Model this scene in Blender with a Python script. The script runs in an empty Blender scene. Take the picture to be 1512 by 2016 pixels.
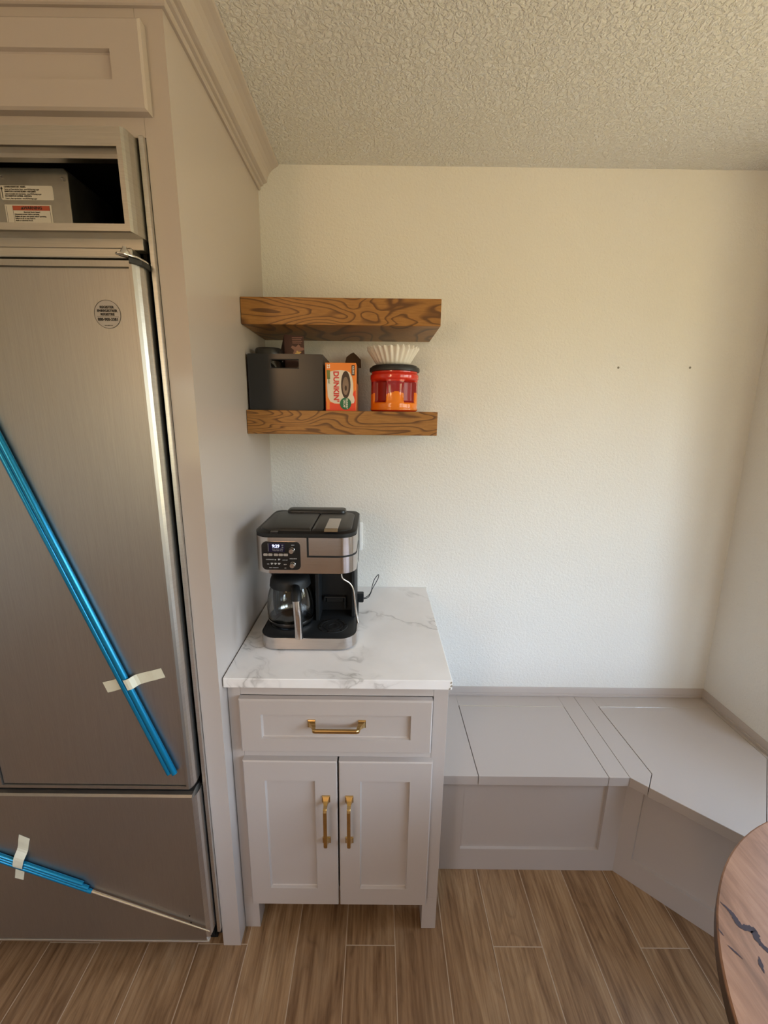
import bpy, bmesh, math, random
from mathutils import Vector, Matrix
random.seed(4)
S = bpy.context.scene
COL = S.collection
PI = math.pi

# ------------------------------------------------------------------ camera
cam_d = bpy.data.cameras.new('camera')
cam = bpy.data.objects.new('camera', cam_d); COL.objects.link(cam)
PITCH, ROLL, YAW = 0.2275, 0.0117, 0.0017
fw = Vector((math.sin(YAW)*math.cos(PITCH), math.cos(YAW)*math.cos(PITCH), -math.sin(PITCH)))
rt = Vector((math.cos(YAW), -math.sin(YAW), 0)); up = rt.cross(fw)
rt2 = rt*math.cos(ROLL) + up*math.sin(ROLL); up2 = up*math.cos(ROLL) - rt*math.sin(ROLL)
cam.matrix_world = Matrix(((rt2.x, up2.x, -fw.x, 0.0), (rt2.y, up2.y, -fw.y, -1.5769), (rt2.z, up2.z, -fw.z, 1.5893), (0, 0, 0, 1)))
cam_d.sensor_fit = 'HORIZONTAL'; cam_d.sensor_width = 36.0
cam_d.lens = 36.0*821.25/1512.0
cam_d.shift_x = (756-741.73)/1512.0
cam_d.clip_start = 0.02
S.camera = cam

# ------------------------------------------------------------------ colour management, world, lamps
S.view_settings.view_transform = 'Standard'; S.view_settings.look = 'None'
S.view_settings.gamma = 1.0; S.view_settings.use_curve_mapping = False
S.view_settings.exposure = 0.0

def lin(r, g, b):
    f = lambda c: c/12.92 if c <= .04045 else ((c+.055)/1.055)**2.4
    return (f(r/255), f(g/255), f(b/255), 1.0)

W = bpy.data.worlds.new('world'); S.world = W; W.use_nodes = True
nt = W.node_tree; nt.nodes.clear()
wo = nt.nodes.new('ShaderNodeOutputWorld'); wb = nt.nodes.new('ShaderNodeBackground')
tc = nt.nodes.new('ShaderNodeTexCoord'); sp = nt.nodes.new('ShaderNodeSeparateXYZ')
mr = nt.nodes.new('ShaderNodeMapRange'); cr = nt.nodes.new('ShaderNodeValToRGB')
mr.inputs['From Min'].default_value = -1; mr.inputs['From Max'].default_value = 1
els = cr.color_ramp.elements
els[0].position = 0.0; els[0].color = (.42, .33, .16, 1)
els[1].position = 1.0; els[1].color = (.60, .95, 1.50, 1)
for p, c in ((.44, (.50, .41, .22, 1)), (.50, (.34, .33, .20, 1)), (.56, (.64, .72, .74, 1)), (.62, (.88, 1.12, 1.42, 1))):
    e = els.new(p); e.color = c
nt.links.new(tc.outputs['Generated'], sp.inputs[0]); nt.links.new(sp.outputs['Z'], mr.inputs['Value'])
nt.links.new(mr.outputs[0], cr.inputs[0]); nt.links.new(cr.outputs[0], wb.inputs['Color'])
wb.inputs['Strength'].default_value = 11.8
nt.links.new(wb.outputs[0], wo.inputs[0])

def area(name, loc, direction, sx, sy, energy=0, color=(1, 1, 1), portal=False, spread=PI):
    l = bpy.data.lights.new(name, 'AREA'); l.shape = 'RECTANGLE'; l.size = sx; l.size_y = sy
    l.energy = energy; l.color = color; l.spread = spread
    if portal: l.cycles.is_portal = True
    o = bpy.data.objects.new(name, l); COL.objects.link(o); o.location = loc
    o.rotation_euler = Vector(direction).to_track_quat('-Z', 'Y').to_euler()
    return o
# portals in the window openings (they only guide the daylight)
D45 = Vector((-1, -1, 0)).normalized()
area('bay_portal', (1.80, -.70, 1.525), D45, .65, 1.15, portal=True)
area('bay_portal', (2.06, -1.765, 1.55), (-1, 0, 0), 1.47, 1.20, portal=True)
area('bay_portal', (1.80, -2.83, 1.525), (-1, 1, 0), .65, 1.15, portal=True)
area('rear_portal', (-1.9, -4.40, 1.5), (0, 1, 0), .8, 1.0, portal=True)
# warm pendant lamp of the kitchen behind the photographer
kl = bpy.data.lights.new('kitchen_lamp', 'POINT'); kl.energy = 23; kl.color = (1.0, .60, .32); kl.shadow_soft_size = .12
klo = bpy.data.objects.new('kitchen_lamp', kl); COL.objects.link(klo); klo.location = (-.9, -2.9, 2.0)

# ------------------------------------------------------------------ materials
def new_mat(name):
    m = bpy.data.materials.new(name); m.use_nodes = True
    return m, m.node_tree, m.node_tree.nodes['Principled BSDF']
def add_bump(nt, b, height, strength, dist=.001):
    bp = nt.nodes.new('ShaderNodeBump'); bp.inputs['Strength'].default_value = strength
    bp.inputs['Distance'].default_value = dist
    nt.links.new(height, bp.inputs['Height']); nt.links.new(bp.outputs[0], b.inputs['Normal'])
def tex_noise(nt, scale, detail=3, rough=.5, vec=None, dist=0):
    n = nt.nodes.new('ShaderNodeTexNoise'); n.inputs['Scale'].default_value = scale
    n.inputs['Detail'].default_value = detail; n.inputs['Roughness'].default_value = rough
    n.inputs['Distortion'].default_value = dist
    if vec is not None: nt.links.new(vec, n.inputs['Vector'])
    return n
def ramp(nt, src, stops):
    r = nt.nodes.new('ShaderNodeValToRGB'); e = r.color_ramp.elements
    e[0].position, e[0].color = stops[0]; e[1].position, e[1].color = stops[-1]
    for p, c in stops[1:-1]:
        x = e.new(p); x.color = c
    nt.links.new(src, r.inputs[0]); return r
def coord(nt, scale=(1, 1, 1), loc=(0, 0, 0), rot=(0, 0, 0), kind='Object'):
    t = nt.nodes.new('ShaderNodeTexCoord'); m = nt.nodes.new('ShaderNodeMapping')
    m.inputs['Scale'].default_value = scale; m.inputs['Location'].default_value = loc; m.inputs['Rotation'].default_value = rot
    nt.links.new(t.outputs[kind], m.inputs[0]); return m.outputs[0]
def mth(nt, op, a, b=None, c=None):
    n = nt.nodes.new('ShaderNodeMath'); n.operation = op
    for i, v in enumerate((a, b, c)):
        if v is None: continue
        if isinstance(v, (int, float)): n.inputs[i].default_value = v
        else: nt.links.new(v, n.inputs[i])
    return n.outputs[0]
def mixc(nt, f, a, b, mode='MIX'):
    n = nt.nodes.new('ShaderNodeMix'); n.data_type = 'RGBA'; n.blend_type = mode
    for sock, v in ((n.inputs[0], f), (n.inputs[6], a), (n.inputs[7], b)):
        if isinstance(v, (int, float, tuple)): sock.default_value = v
        else: nt.links.new(v, sock)
    return n.outputs[2]
def plain(name, col, rough=.5, metal=0, bump=None, spec=.5, emit=None, coat=0, mottle=0):
    m, nt, b = new_mat(name)
    b.inputs['Base Color'].default_value = col; b.inputs['Roughness'].default_value = rough
    b.inputs['Metallic'].default_value = metal; b.inputs['Specular IOR Level'].default_value = spec
    b.inputs['Coat Weight'].default_value = coat; b.inputs['Coat Roughness'].default_value = .12
    if mottle:
        n = tex_noise(nt, 7, 4, .6, coord(nt))
        dk = tuple(c*(1-mottle) for c in col[:3])+(1,)
        r = ramp(nt, n.outputs[0], [(.3, dk), (.7, col)]); nt.links.new(r.outputs[0], b.inputs['Base Color'])
    if bump:
        sc, st = bump; n = tex_noise(nt, sc, 3, .6, coord(nt)); add_bump(nt, b, n.outputs[0], st)
    if emit:
        b.inputs['Emission Color'].default_value = emit[0]; b.inputs['Emission Strength'].default_value = emit[1]
    return m
def steel(name, col, rough, stretch=(1, 1, 60), amt=.06, bump=.03):
    m, nt, b = new_mat(name)
    n = tex_noise(nt, 14, 3, .6, coord(nt, stretch))
    r = ramp(nt, n.outputs[0], [(.3, tuple(c*(1-amt) for c in col[:3])+(1,)), (.7, tuple(min(1, c*(1+amt)) for c in col[:3])+(1,))])
    nt.links.new(r.outputs[0], b.inputs['Base Color'])
    b.inputs['Metallic'].default_value = 1; b.inputs['Roughness'].default_value = rough
    if bump: add_bump(nt, b, n.outputs[0], bump, .0005)
    return m

M = {}
def wall_material(name, col, scale, strength, dist, big=False):
    m, nt, b = new_mat(name); v = coord(nt)
    n = tex_noise(nt, scale, 4, .55, v, .6)
    r = ramp(nt, n.outputs[0], [(.42, (0, 0, 0, 1)), (.60, (1, 1, 1, 1))])
    n2 = tex_noise(nt, 2.2, 3, .5, v)
    c = ramp(nt, n2.outputs[0], [(.3, tuple(x*.965 for x in col[:3])+(1,)), (.7, col)])
    nt.links.new(c.outputs[0], b.inputs['Base Color']); b.inputs['Roughness'].default_value = .62
    b.inputs['Specular IOR Level'].default_value = .35
    add_bump(nt, b, r.outputs[0] if big else n.outputs[0], strength, dist)
    return m
M['wall'] = wall_material('wall_paint', (.78, .76, .71, 1), 110, .9, .0026)
M['ceil'] = wall_material('ceiling_knockdown', (.84, .84, .815, 1), 105, .85, .0030, True)
M['cab'] = plain('taupe_cabinet_paint', (.455, .395, .355, 1), .40, bump=(160, .12), spec=.5, coat=.45)
M['bench'] = plain('taupe_bench_paint', (.455, .395, .355, 1), .34, bump=(120, .08), spec=.5)
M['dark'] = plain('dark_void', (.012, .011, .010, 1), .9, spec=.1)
M['rubber'] = plain('black_gasket', (.015, .015, .016, 1), .6)
M['steel'] = steel('brushed_stainless', (.39, .37, .345, 1), .40, (60, 60, 1))
M['steel_edge'] = steel('stainless_edge', (.66, .65, .63, 1), .30, (1, 1, 30))
M['steel_rough'] = steel('stainless_grille', (.52, .49, .44, 1), .40, (1, 1, 30))
M['galv'] = steel('galvanised_box', (.34, .33, .30, 1), .5, (1, 1, 1), .15)
M['chrome'] = plain('chrome', (.8, .78, .74, 1), .16, 1)
M['brass'] = steel('brushed_brass', (.62, .43, .18, 1), .26, (6, 6, 6), .08)
M['cmsteel'] = steel('coffee_maker_steel', (.54, .50, .47, 1), .19, (1, 1, 40), .05)
M['cmblack'] = plain('black_plastic', (.010, .011, .012, 1), .45, bump=(300, .06), spec=.3)
M['cmgloss'] = plain('gloss_black_plastic', (.010, .011, .012, 1), .12)
M['cmlid'] = plain('dusty_black_lid', (.020, .021, .022, 1), .34, mottle=.5, spec=.4)
M['white'] = plain('white_plastic', (.90, .90, .89, 1), .35)
M['blackbin'] = plain('charcoal_bin_plastic', (.020, .021, .024, 1), .28, spec=.35)
M['tape'] = plain('masking_tape', (.66, .64, .50, 1), .55, bump=(90, .2))
M['blue'] = plain('blue_film', (.001, .22, .44, 1), .26, .6, coat=.2)
M['paper'] = plain('label_paper', (.62, .59, .52, 1), .5)
M['ink'] = plain('label_ink', (.02, .018, .016, 1), .6)
M['orange_red'] = plain('warning_orange', (.42, .075, .03, 1), .5)
M['filter'] = plain('filter_paper', (.80, .76, .70, 1), .8)
M['brown_card'] = plain('brown_cardboard', (.10, .055, .028, 1), .8, mottle=.3)
M['holeink'] = plain('plug_hole_grey', (.22, .20, .16, 1), .7)

def glass(name, col, rough=.02):
    m, nt, b = new_mat(name); b.inputs['Base Color'].default_value = col
    b.inputs['Transmission Weight'].default_value = 1; b.inputs['Roughness'].default_value = rough; b.inputs['IOR'].default_value = 1.45
    return m
M['glass'] = glass('carafe_glass', (.80, .83, .84, 1))

def wood_shelf(name, off):
    m, nt, b = new_mat(name)
    v = coord(nt, (2.9, 1.2, 12.0), off)
    n = tex_noise(nt, 1.0, 2.2, .45, v, .35)
    rings = mth(nt, 'FRACT', mth(nt, 'MULTIPLY', n.outputs[0], 17.0))
    edge = ramp(nt, rings, [(0, (0, 0, 0, 1)), (.60, (.05, .05, .05, 1)), (.84, (1, 1, 1, 1)), (.92, (1, 1, 1, 1)), (1, (0, 0, 0, 1))])
    f = tex_noise(nt, 30, 5, .65, coord(nt, (1, 4, 16)))
    base = ramp(nt, f.outputs[0], [(.25, (.235, .098, .020, 1)), (.55, (.350, .158, .036, 1)), (.8, (.430, .215, .056, 1))])
    dark = mixc(nt, .85, base.outputs[0], (.085, .030, .007, 1))
    nt.links.new(mixc(nt, edge.outputs[0], base.outputs[0], dark), b.inputs['Base Color'])
    b.inputs['Roughness'].default_value = .42
    add_bump(nt, b, f.outputs[0], .1, .0006)
    return m
M['shelf1'] = wood_shelf('oak_shelf_stain', (3.3, 0, 1.2))
M['shelf2'] = wood_shelf('oak_shelf_stain_darker', (7.9, 0, 5.1))

def marble():
    m, nt, b = new_mat('marble_laminate'); v = coord(nt, (1, 1, 1), (1.3, .4, 0), (0, 0, .55))
    warp = tex_noise(nt, 2.6, 4, .55, v)
    add = nt.nodes.new('ShaderNodeVectorMath'); add.operation = 'MULTIPLY_ADD'
    nt.links.new(warp.outputs['Color'], add.inputs[0]); add.inputs[1].default_value = (.42, .42, .42); nt.links.new(v, add.inputs[2])
    st = nt.nodes.new('ShaderNodeMapping'); st.inputs['Scale'].default_value = (2.6, 6.5, 3.0); nt.links.new(add.outputs[0], st.inputs[0])
    n = tex_noise(nt, 1.0, 5, .52, st.outputs[0])
    d = mth(nt, 'ABSOLUTE', mth(nt, 'SUBTRACT', n.outputs[0], .5))
    vein = ramp(nt, d, [(0, (1, 1, 1, 1)), (.010, (.30, .30, .30, 1)), (.036, (0, 0, 0, 1))])
    n3 = tex_noise(nt, 4.5, 3, .5, v)
    mask = ramp(nt, n3.outputs[0], [(.47, (0, 0, 0, 1)), (.64, (1, 1, 1, 1))])
    f = mth(nt, 'MULTIPLY', mth(nt, 'MULTIPLY', vein.outputs[0], mask.outputs[0]), .72)
    cl = tex_noise(nt, 2.6, 4, .6, v)
    base = ramp(nt, cl.outputs[0], [(.35, (.76, .725, .69, 1)), (.6, (.84, .81, .785, 1))])
    nt.links.new(mixc(nt, f, base.outputs[0], (.27, .245, .215, 1)), b.inputs['Base Color'])
    b.inputs['Roughness'].default_value = .30
    return m
M['marble'] = marble()

def floor_mat():
    m, nt, b = new_mat('wood_look_plank_tile')
    tcn = nt.nodes.new('ShaderNodeTexCoord'); s = nt.nodes.new('ShaderNodeSeparateXYZ')
    nt.links.new(tcn.outputs['Object'], s.inputs[0]); x, y = s.outputs['X'], s.outputs['Y']
    PW, PL = .1513, .906
    u = mth(nt, 'DIVIDE', mth(nt, 'ADD', x, .5315), PW)
    idx = mth(nt, 'FLOOR', u); fu = mth(nt, 'SUBTRACT', u, idx)
    st = mth(nt, 'MULTIPLY', mth(nt, 'MODULO', mth(nt, 'ADD', idx, 300.0), 3.0), 1/3)
    w = mth(nt, 'ADD', mth(nt, 'DIVIDE', mth(nt, 'ADD', y, .627), PL), st)
    jdx = mth(nt, 'FLOOR', w); fwv = mth(nt, 'SUBTRACT', w, jdx)
    du = mth(nt, 'MULTIPLY', mth(nt, 'MINIMUM', fu, mth(nt, 'SUBTRACT', 1.0, fu)), PW)
    dv = mth(nt, 'MULTIPLY', mth(nt, 'MINIMUM', fwv, mth(nt, 'SUBTRACT', 1.0, fwv)), PL)
    dd = mth(nt, 'MINIMUM', du, dv)
    grout = ramp(nt, mth(nt, 'MULTIPLY', dd, 250.0), [(.24, (1, 1, 1, 1)), (.38, (0, 0, 0, 1))])
    cmb = nt.nodes.new('ShaderNodeCombineXYZ'); nt.links.new(idx, cmb.inputs[0]); nt.links.new(jdx, cmb.inputs[1])
    wn = nt.nodes.new('ShaderNodeTexWhiteNoise'); wn.noise_dimensions = '3D'; nt.links.new(cmb.outputs[0], wn.inputs['Vector'])
    off = nt.nodes.new('ShaderNodeVectorMath'); off.operation = 'MULTIPLY_ADD'
    nt.links.new(wn.outputs['Color'], off.inputs[0]); off.inputs[1].default_value = (9, 9, 9); nt.links.new(tcn.outputs['Object'], off.inputs[2])
    mp = nt.nodes.new('ShaderNodeMapping'); mp.inputs['Scale'].default_value = (10, 1.6, 1); nt.links.new(off.outputs[0], mp.inputs[0])
    n = tex_noise(nt, 1.0, 7, .66, mp.outputs[0], 1.8)
    mp2 = nt.nodes.new('ShaderNodeMapping'); mp2.inputs['Scale'].default_value = (120, 5, 1); nt.links.new(off.outputs[0], mp2.inputs[0])
    n2 = tex_noise(nt, 1.0, 4, .6, mp2.outputs[0])
    mp3 = nt.nodes.new('ShaderNodeMapping'); mp3.inputs['Scale'].default_value = (9, 1.6, 1); nt.links.new(off.outputs[0], mp3.inputs[0])
    n3 = tex_noise(nt, 1.0, 2, .5, mp3.outputs[0], .4)
    fine = mth(nt, 'ADD', mth(nt, 'MULTIPLY', n.outputs[0], .55), mth(nt, 'MULTIPLY', n2.outputs[0], .45))
    grain = ramp(nt, fine, [(.32, (.120, .060, .026, 1)), (.44, (.285, .162, .078, 1)), (.55, (.420, .262, .140, 1)), (.70, (.570, .400, .245, 1))])
    ring = mth(nt, 'FRACT', mth(nt, 'MULTIPLY', n3.outputs[0], 9.0))
    rr_ = ramp(nt, ring, [(0, (.86, .86, .86, 1)), (.7, (1, 1, 1, 1)), (.9, (.72, .70, .68, 1)), (1, (.86, .86, .86, 1))])
    g1 = mixc(nt, .8, grain.outputs[0], rr_.outputs[0], 'MULTIPLY')
    tone = ramp(nt, wn.outputs['Value'], [(0, (.66, .61, .57, 1)), (1, (1.0, .98, .93, 1))])
    g2 = mixc(nt, 1.0, g1, tone.outputs[0], 'MULTIPLY')
    nt.links.new(mixc(nt, grout.outputs[0], g2, (.46, .345, .24, 1)), b.inputs['Base Color'])
    b.inputs['Roughness'].default_value = .48
    h = mth(nt, 'SUBTRACT', mth(nt, 'MULTIPLY', n2.outputs[0], .35), grout.outputs[0])
    add_bump(nt, b, h, .35, .0012)
    return m
M['floor'] = floor_mat()

def table_mat():
    m, nt, b = new_mat('pinkish_wood_table'); v = coord(nt, (5, 1.2, 1), (0, 0, 0), (0, 0, -.25))
    n = tex_noise(nt, 2.2, 7, .62, v, 1.2)
    n2 = tex_noise(nt, 1.0, 3, .6, coord(nt, (150, 10, 1), (0, 0, 0), (0, 0, -.25)))
    f = mth(nt, 'ADD', mth(nt, 'MULTIPLY', n.outputs[0], .75), mth(nt, 'MULTIPLY', n2.outputs[0], .25))
    r = ramp(nt, f, [(.30, (.105, .044, .018, 1)), (.46, (.215, .100, .050, 1)), (.60, (.315, .158, .086, 1)), (.76, (.41, .235, .140, 1))])
    nt.links.new(r.outputs[0], b.inputs['Base Color']); b.inputs['Roughness'].default_value = .42
    b.inputs['Specular IOR Level'].default_value = .35
    return m
M['table'] = table_mat()
M['tableedge'] = plain('dark_table_edge', (.075, .036, .022, 1), .4, mottle=.4)
M['crack'] = plain('dark_filled_crack', (.050, .030, .034, 1), .6, mottle=.5, spec=.2)

# ------------------------------------------------------------------ geometry helpers
class MB:
    def __init__(s): s.bm = bmesh.new()
    def face(s, pts, mi=0):
        f = s.bm.faces.new([s.bm.verts.new(p) for p in pts]); f.material_index = mi; return f
    def box(s, x0, x1, y0, y1, z0, z1, bev=0, seg=2, mi=0):
        t = bmesh.new(); bmesh.ops.create_cube(t, size=1)
        for v in t.verts:
            v.co = Vector(((x0+x1)/2+v.co.x*(x1-x0), (y0+y1)/2+v.co.y*(y1-y0), (z0+z1)/2+v.co.z*(z1-z0)))
        if bev: bmesh.ops.bevel(t, geom=t.edges[:], offset=bev, segments=seg, profile=.5, affect='EDGES')
        for f in t.faces: f.material_index = mi
        s.merge(t); return s
    def merge(s, t):
        me = bpy.data.meshes.new('tmp'); t.to_mesh(me); t.free(); s.bm.from_mesh(me); bpy.data.meshes.remove(me)
    def prism(s, poly, z0, z1, axis='Z', bev=0, seg=2, mi=0):
        """poly: 2D outline; axis Z: (x,y), X: (y,z), Y: (x,z)"""
        def P(p, h):
            return {'Z': (p[0], p[1], h), 'X': (h, p[0], p[1]), 'Y': (p[0], h, p[1])}[axis]
        t = bmesh.new()
        a = [t.verts.new(P(p, z0)) for p in poly]; c = [t.verts.new(P(p, z1)) for p in poly]
        t.faces.new(a); t.faces.new(c[::-1]); n = len(poly)
        for i in range(n): t.faces.new((a[i], c[i], c[(i+1) % n], a[(i+1) % n]))
        bmesh.ops.recalc_face_normals(t, faces=t.faces[:])
        if bev:
            es = [e for e in t.edges if len(e.link_faces) == 2 and e.calc_face_angle(0) > .6]
            bmesh.ops.bevel(t, geom=es, offset=bev, segments=seg, profile=.5, affect='EDGES')
        for f in t.faces: f.material_index = mi
        s.merge(t); return s
    def loft(s, loops, cap=True, closed=True, mi=0):
        t = bmesh.new(); L = [[t.verts.new(p) for p in lp] for lp in loops]; n = len(L[0])
        for a, b in zip(L, L[1:]):
            for i in range(n if closed else n-1):
                j = (i+1) % n; t.faces.new((a[i], a[j], b[j], b[i]))
        if cap and closed: t.faces.new(L[0][::-1]); t.faces.new(L[-1])
        bmesh.ops.recalc_face_normals(t, faces=t.faces[:])
        for f in t.faces: f.material_index = mi
        s.merge(t); return s
    def lathe(s, prof, c, seg=48, mi=0, cap=True):
        loops = [[(c[0]+r*math.cos(2*PI*k/seg), c[1]+r*math.sin(2*PI*k/seg), c[2]+z) for k in range(seg)] for r, z in prof]
        return s.loft(loops, cap=cap, mi=mi)
    def disc(s, c, r, axis, th, seg=24, mi=0):
        a = [(r*math.cos(2*PI*k/seg), r*math.sin(2*PI*k/seg)) for k in range(seg)]
        if axis == 'Y': return s.prism([(c[0]+p, c[2]+q) for p, q in a], c[1], c[1]+th, 'Y', mi=mi)
        if axis == 'X': return s.prism([(c[1]+p, c[2]+q) for p, q in a], c[0], c[0]+th, 'X', mi=mi)
        return s.prism([(c[0]+p, c[1]+q) for p, q in a], c[2], c[2]+th, 'Z', mi=mi)
    def tube(s, pts, r, seg=12, mi=0, scale=None):
        pts = [Vector(p) for p in pts]; loops = []; prev = None
        for i, p in enumerate(pts):
            t = (pts[min(i+1, len(pts)-1)]-pts[max(i-1, 0)]).normalized()
            if prev is None:
                a = t.orthogonal().normalized()
            else:
                a = (prev-t*prev.dot(t)).normalized()
            prev = a; b = t.cross(a); rr = r[i] if isinstance(r, (list, tuple)) else r
            loops.append([p+(a*math.cos(2*PI*k/seg)+b*math.sin(2*PI*k/seg))*rr for k in range(seg)])
        return s.loft(loops, mi=mi)
    def shaker(s, x0, x1, z0, z1, yb, yf, rx0, rx1, rz0, rz1, rd=.008, ch=.003):
        """shaker front facing -Y: chamfered slab with a recessed panel"""
        R = lambda a, b, c, d, y: [(a, y, c), (b, y, c), (b, y, d), (a, y, d)]
        s.loft([R(x0, x1, z0, z1, yb), R(x0, x1, z0, z1, yf+ch), R(x0+ch, x1-ch, z0+ch, z1-ch, yf),
                R(rx0, rx1, rz0, rz1, yf), R(rx0+.002, rx1-.002, rz0+.002, rz1-.002, yf+rd*.8),
                R(rx0+.004, rx1-.004, rz0+.004, rz1-.004, yf+rd)])
        return s
def spline(pts, n=8):
    """Catmull-Rom through the points"""
    P = [Vector(p) for p in pts]; P = [P[0]*2-P[1]]+P+[P[-1]*2-P[-2]]; out = []
    for i in range(1, len(P)-2):
        for k in range(n):
            t = k/n; a, b, c, d = P[i-1], P[i], P[i+1], P[i+2]
            out.append(.5*((2*b)+(c-a)*t+(2*a-5*b+4*c-d)*t*t+(3*b-a-3*c+d)*t**3))
    out.append(P[-2]); return out
def rrect(x0, x1, y0, y1, r, n=6, corners=(1, 1, 1, 1)):
    """rounded rectangle, corner order: (x0,y0) (x1,y0) (x1,y1) (x0,y1); corners scales each radius"""
    out = []
    for (cx, cy, a0, k) in ((x0, y0, PI, corners[0]), (x1, y0, 1.5*PI, corners[1]), (x1, y1, 0, corners[2]), (x0, y1, .5*PI, corners[3])):
        rr = max(r*k, 1e-5); ox = cx+(rr if cx == x0 else -rr); oy = cy+(rr if cy == y0 else -rr)
        for i in range(n+1):
            a = a0+i/n*PI/2; out.append((ox+rr*math.cos(a), oy+rr*math.sin(a)))
    return out
def origin(o):
    p = Vector((0, 0, 0))
    while o is not None: p += o.location; o = o.parent
    return p
def obj(name, mb, mats, parent=None, smooth=None, at=None):
    """one mesh object; vertices come in world coordinates and are re-based to the thing's base"""
    bm = mb.bm
    base = origin(parent) if parent is not None else Vector(at or (0, 0, 0))
    for v in bm.verts: v.co -= base
    bmesh.ops.recalc_face_normals(bm, faces=bm.faces[:]) if False else None
    me = bpy.data.meshes.new(name); bm.to_mesh(me); bm.free()
    for m in (mats if isinstance(mats, (list, tuple)) else [mats]): me.materials.append(m)
    if smooth is not None:
        for p in me.polygons: p.use_smooth = True
        me.set_sharp_from_angle(angle=math.radians(smooth))
    o = bpy.data.objects.new(name, me); COL.objects.link(o)
    if parent is not None: o.parent = parent
    elif at: o.location = at
    return o
def thing(name, label, cat, loc, group=None):
    o = bpy.data.objects.new(name, None); COL.objects.link(o); o.location = loc
    o.empty_display_size = .05; tag(o, label, cat, group); return o
def tag(o, label, cat, group=None):
    o['label'] = label; o['category'] = cat
    if group: o['group'] = group
    return o
def struct(name, mb, m, **k):
    o = obj(name, mb, m, **k); o['kind'] = 'structure'; return o
def text(name, lines, mat, parent, loc, size, rot=(PI/2, 0, 0), align='CENTER', bold=0, sx=1.0, spacing=1.0, th=.00015):
    """lettering as thin flat geometry, converted to a mesh"""
    cu = bpy.data.curves.new('lettering', 'FONT'); cu.body = lines; cu.size = size; cu.align_x = align; cu.align_y = 'CENTER'
    cu.extrude = th; cu.offset = bold; cu.space_line = spacing; cu.resolution_u = 3
    t = bpy.data.objects.new('tmp', cu); COL.objects.link(t)
    dg = bpy.context.evaluated_depsgraph_get(); me = bpy.data.meshes.new_from_object(t.evaluated_get(dg))
    bpy.data.objects.remove(t); bpy.data.curves.remove(cu)
    from mathutils import Euler
    mat4 = Matrix.Translation(Vector(loc)-origin(parent)) @ Euler(rot).to_matrix().to_4x4() @ Matrix.Diagonal((sx, 1, 1, 1))
    me.transform(mat4); me.name = name; me.materials.clear(); me.materials.append(mat)
    o = bpy.data.objects.new(name, me); COL.objects.link(o); o.parent = parent; return o

# ================================================================== THE ROOM
ZC = 2.3814
def xr(z): return 1.4315-.0323*z
struct('floor', MB().box(-3.3, 2.4, -4.6, .1, -.05, 0), M['floor'])
struct('ceiling', MB().box(-3.3, 2.4, -4.6, .1, ZC, ZC+.05), M['ceil'])
struct('wall_back', MB().box(-3.3, 1.6, 0, .1, 0, ZC), M['wall'])
mb = MB(); mb.prism([(xr(0), 0), (xr(0)+.12, 0), (xr(ZC)+.12, ZC), (xr(ZC), ZC)], -.33, 0, 'Y'); struct('wall_right', mb, M['wall'])
# bay: the diagonal wall and the outer wall, each with a window opening
def wall_with_window(name, a, b, th, s0, s1, z0, z1):
    A, B = Vector((*a, 0)), Vector((*b, 0)); L = (B-A).length; u = (B-A)/L; n = Vector((u.y, -u.x, 0))*-1
    mb = MB()
    def seg(p, q, za, zb):
        P0, P1 = A+u*p, A+u*q
        mb.prism([tuple(P0[:2]), tuple(P1[:2]), tuple((P1+n*th)[:2]), tuple((P0+n*th)[:2])], za, zb)
    seg(0, s0, 0, ZC); seg(s1, L, 0, ZC); seg(s0, s1, 0, z0); seg(s0, s1, z1, ZC)
    return struct(name, mb, M['wall']), A, u, n
def window_frame(name, A, u, n, s0, s1, z0, z1, cols, rows=2):
    mb = MB()
    def bar(p, q, za, zb, d0=.03, d1=.07):
        P0, P1 = A+u*p+n*d0, A+u*q+n*d0; k = n*(d1-d0)
        mb.prism([tuple(P0[:2]), tuple(P1[:2]), tuple((P1+k)[:2]), tuple((P0+k)[:2])], za, zb)
    e = .0005; w = .045
    bar(s0+e, s0+w, z0+e, z1-e); bar(s1-w, s1-e, z0+e, z1-e); bar(s0+w, s1-w, z0+e, z0+w); bar(s0+w, s1-w, z1-w, z1-e)
    for i in range(1, cols):
        c = s0+(s1-s0)*i/cols; bar(c-.02, c+.02, z0+w, z1-w)
    for i in range(1, rows):
        c = z0+(z1-z0)*i/rows; bar(s0+w, s1-w, c-.018, c+.018, .035, .065)
    return struct(name, mb, M['white'])
XD = xr(.45)+.0
b1 = (XD, -.33); b2 = (XD+.60, -.93); b3 = (XD+.60, -2.6); b4 = (XD+.0, -3.2)
o, A, u, n = wall_with_window('wall_bay_diagonal', b1, b2, .12, .10, .75, .95, 2.10); window_frame('window_1', A, u, n, .10, .75, .95, 2.10, 1)
o, A, u, n = wall_with_window('wall_bay_outer', b2, b3, .12, .10, 1.57, .95, 2.15); window_frame('window_2', A, u, n, .10, 1.57, .95, 2.15, 2)
o, A, u, n = wall_with_window('wall_bay_near', b3, b4, .12, .10, .75, .95, 2.10); window_frame('window_3', A, u, n, .10, .75, .95, 2.10, 1)
struct('wall_right_rear', MB().box(XD, XD+.12, -4.6, -3.2, 0, ZC), M['wall'])
struct('wall_left', MB().box(-3.4, -3.3, -4.6, .1, 0, ZC), M['wall'])
o, A, u, n = wall_with_window('wall_rear', (XD, -4.4), (-3.3, -4.4), .12, 2.9, 3.7, 1.0, 2.0)
window_frame('window_4', A, u, n, 2.9, 3.7, 1.0, 2.0, 2, 1)

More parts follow.
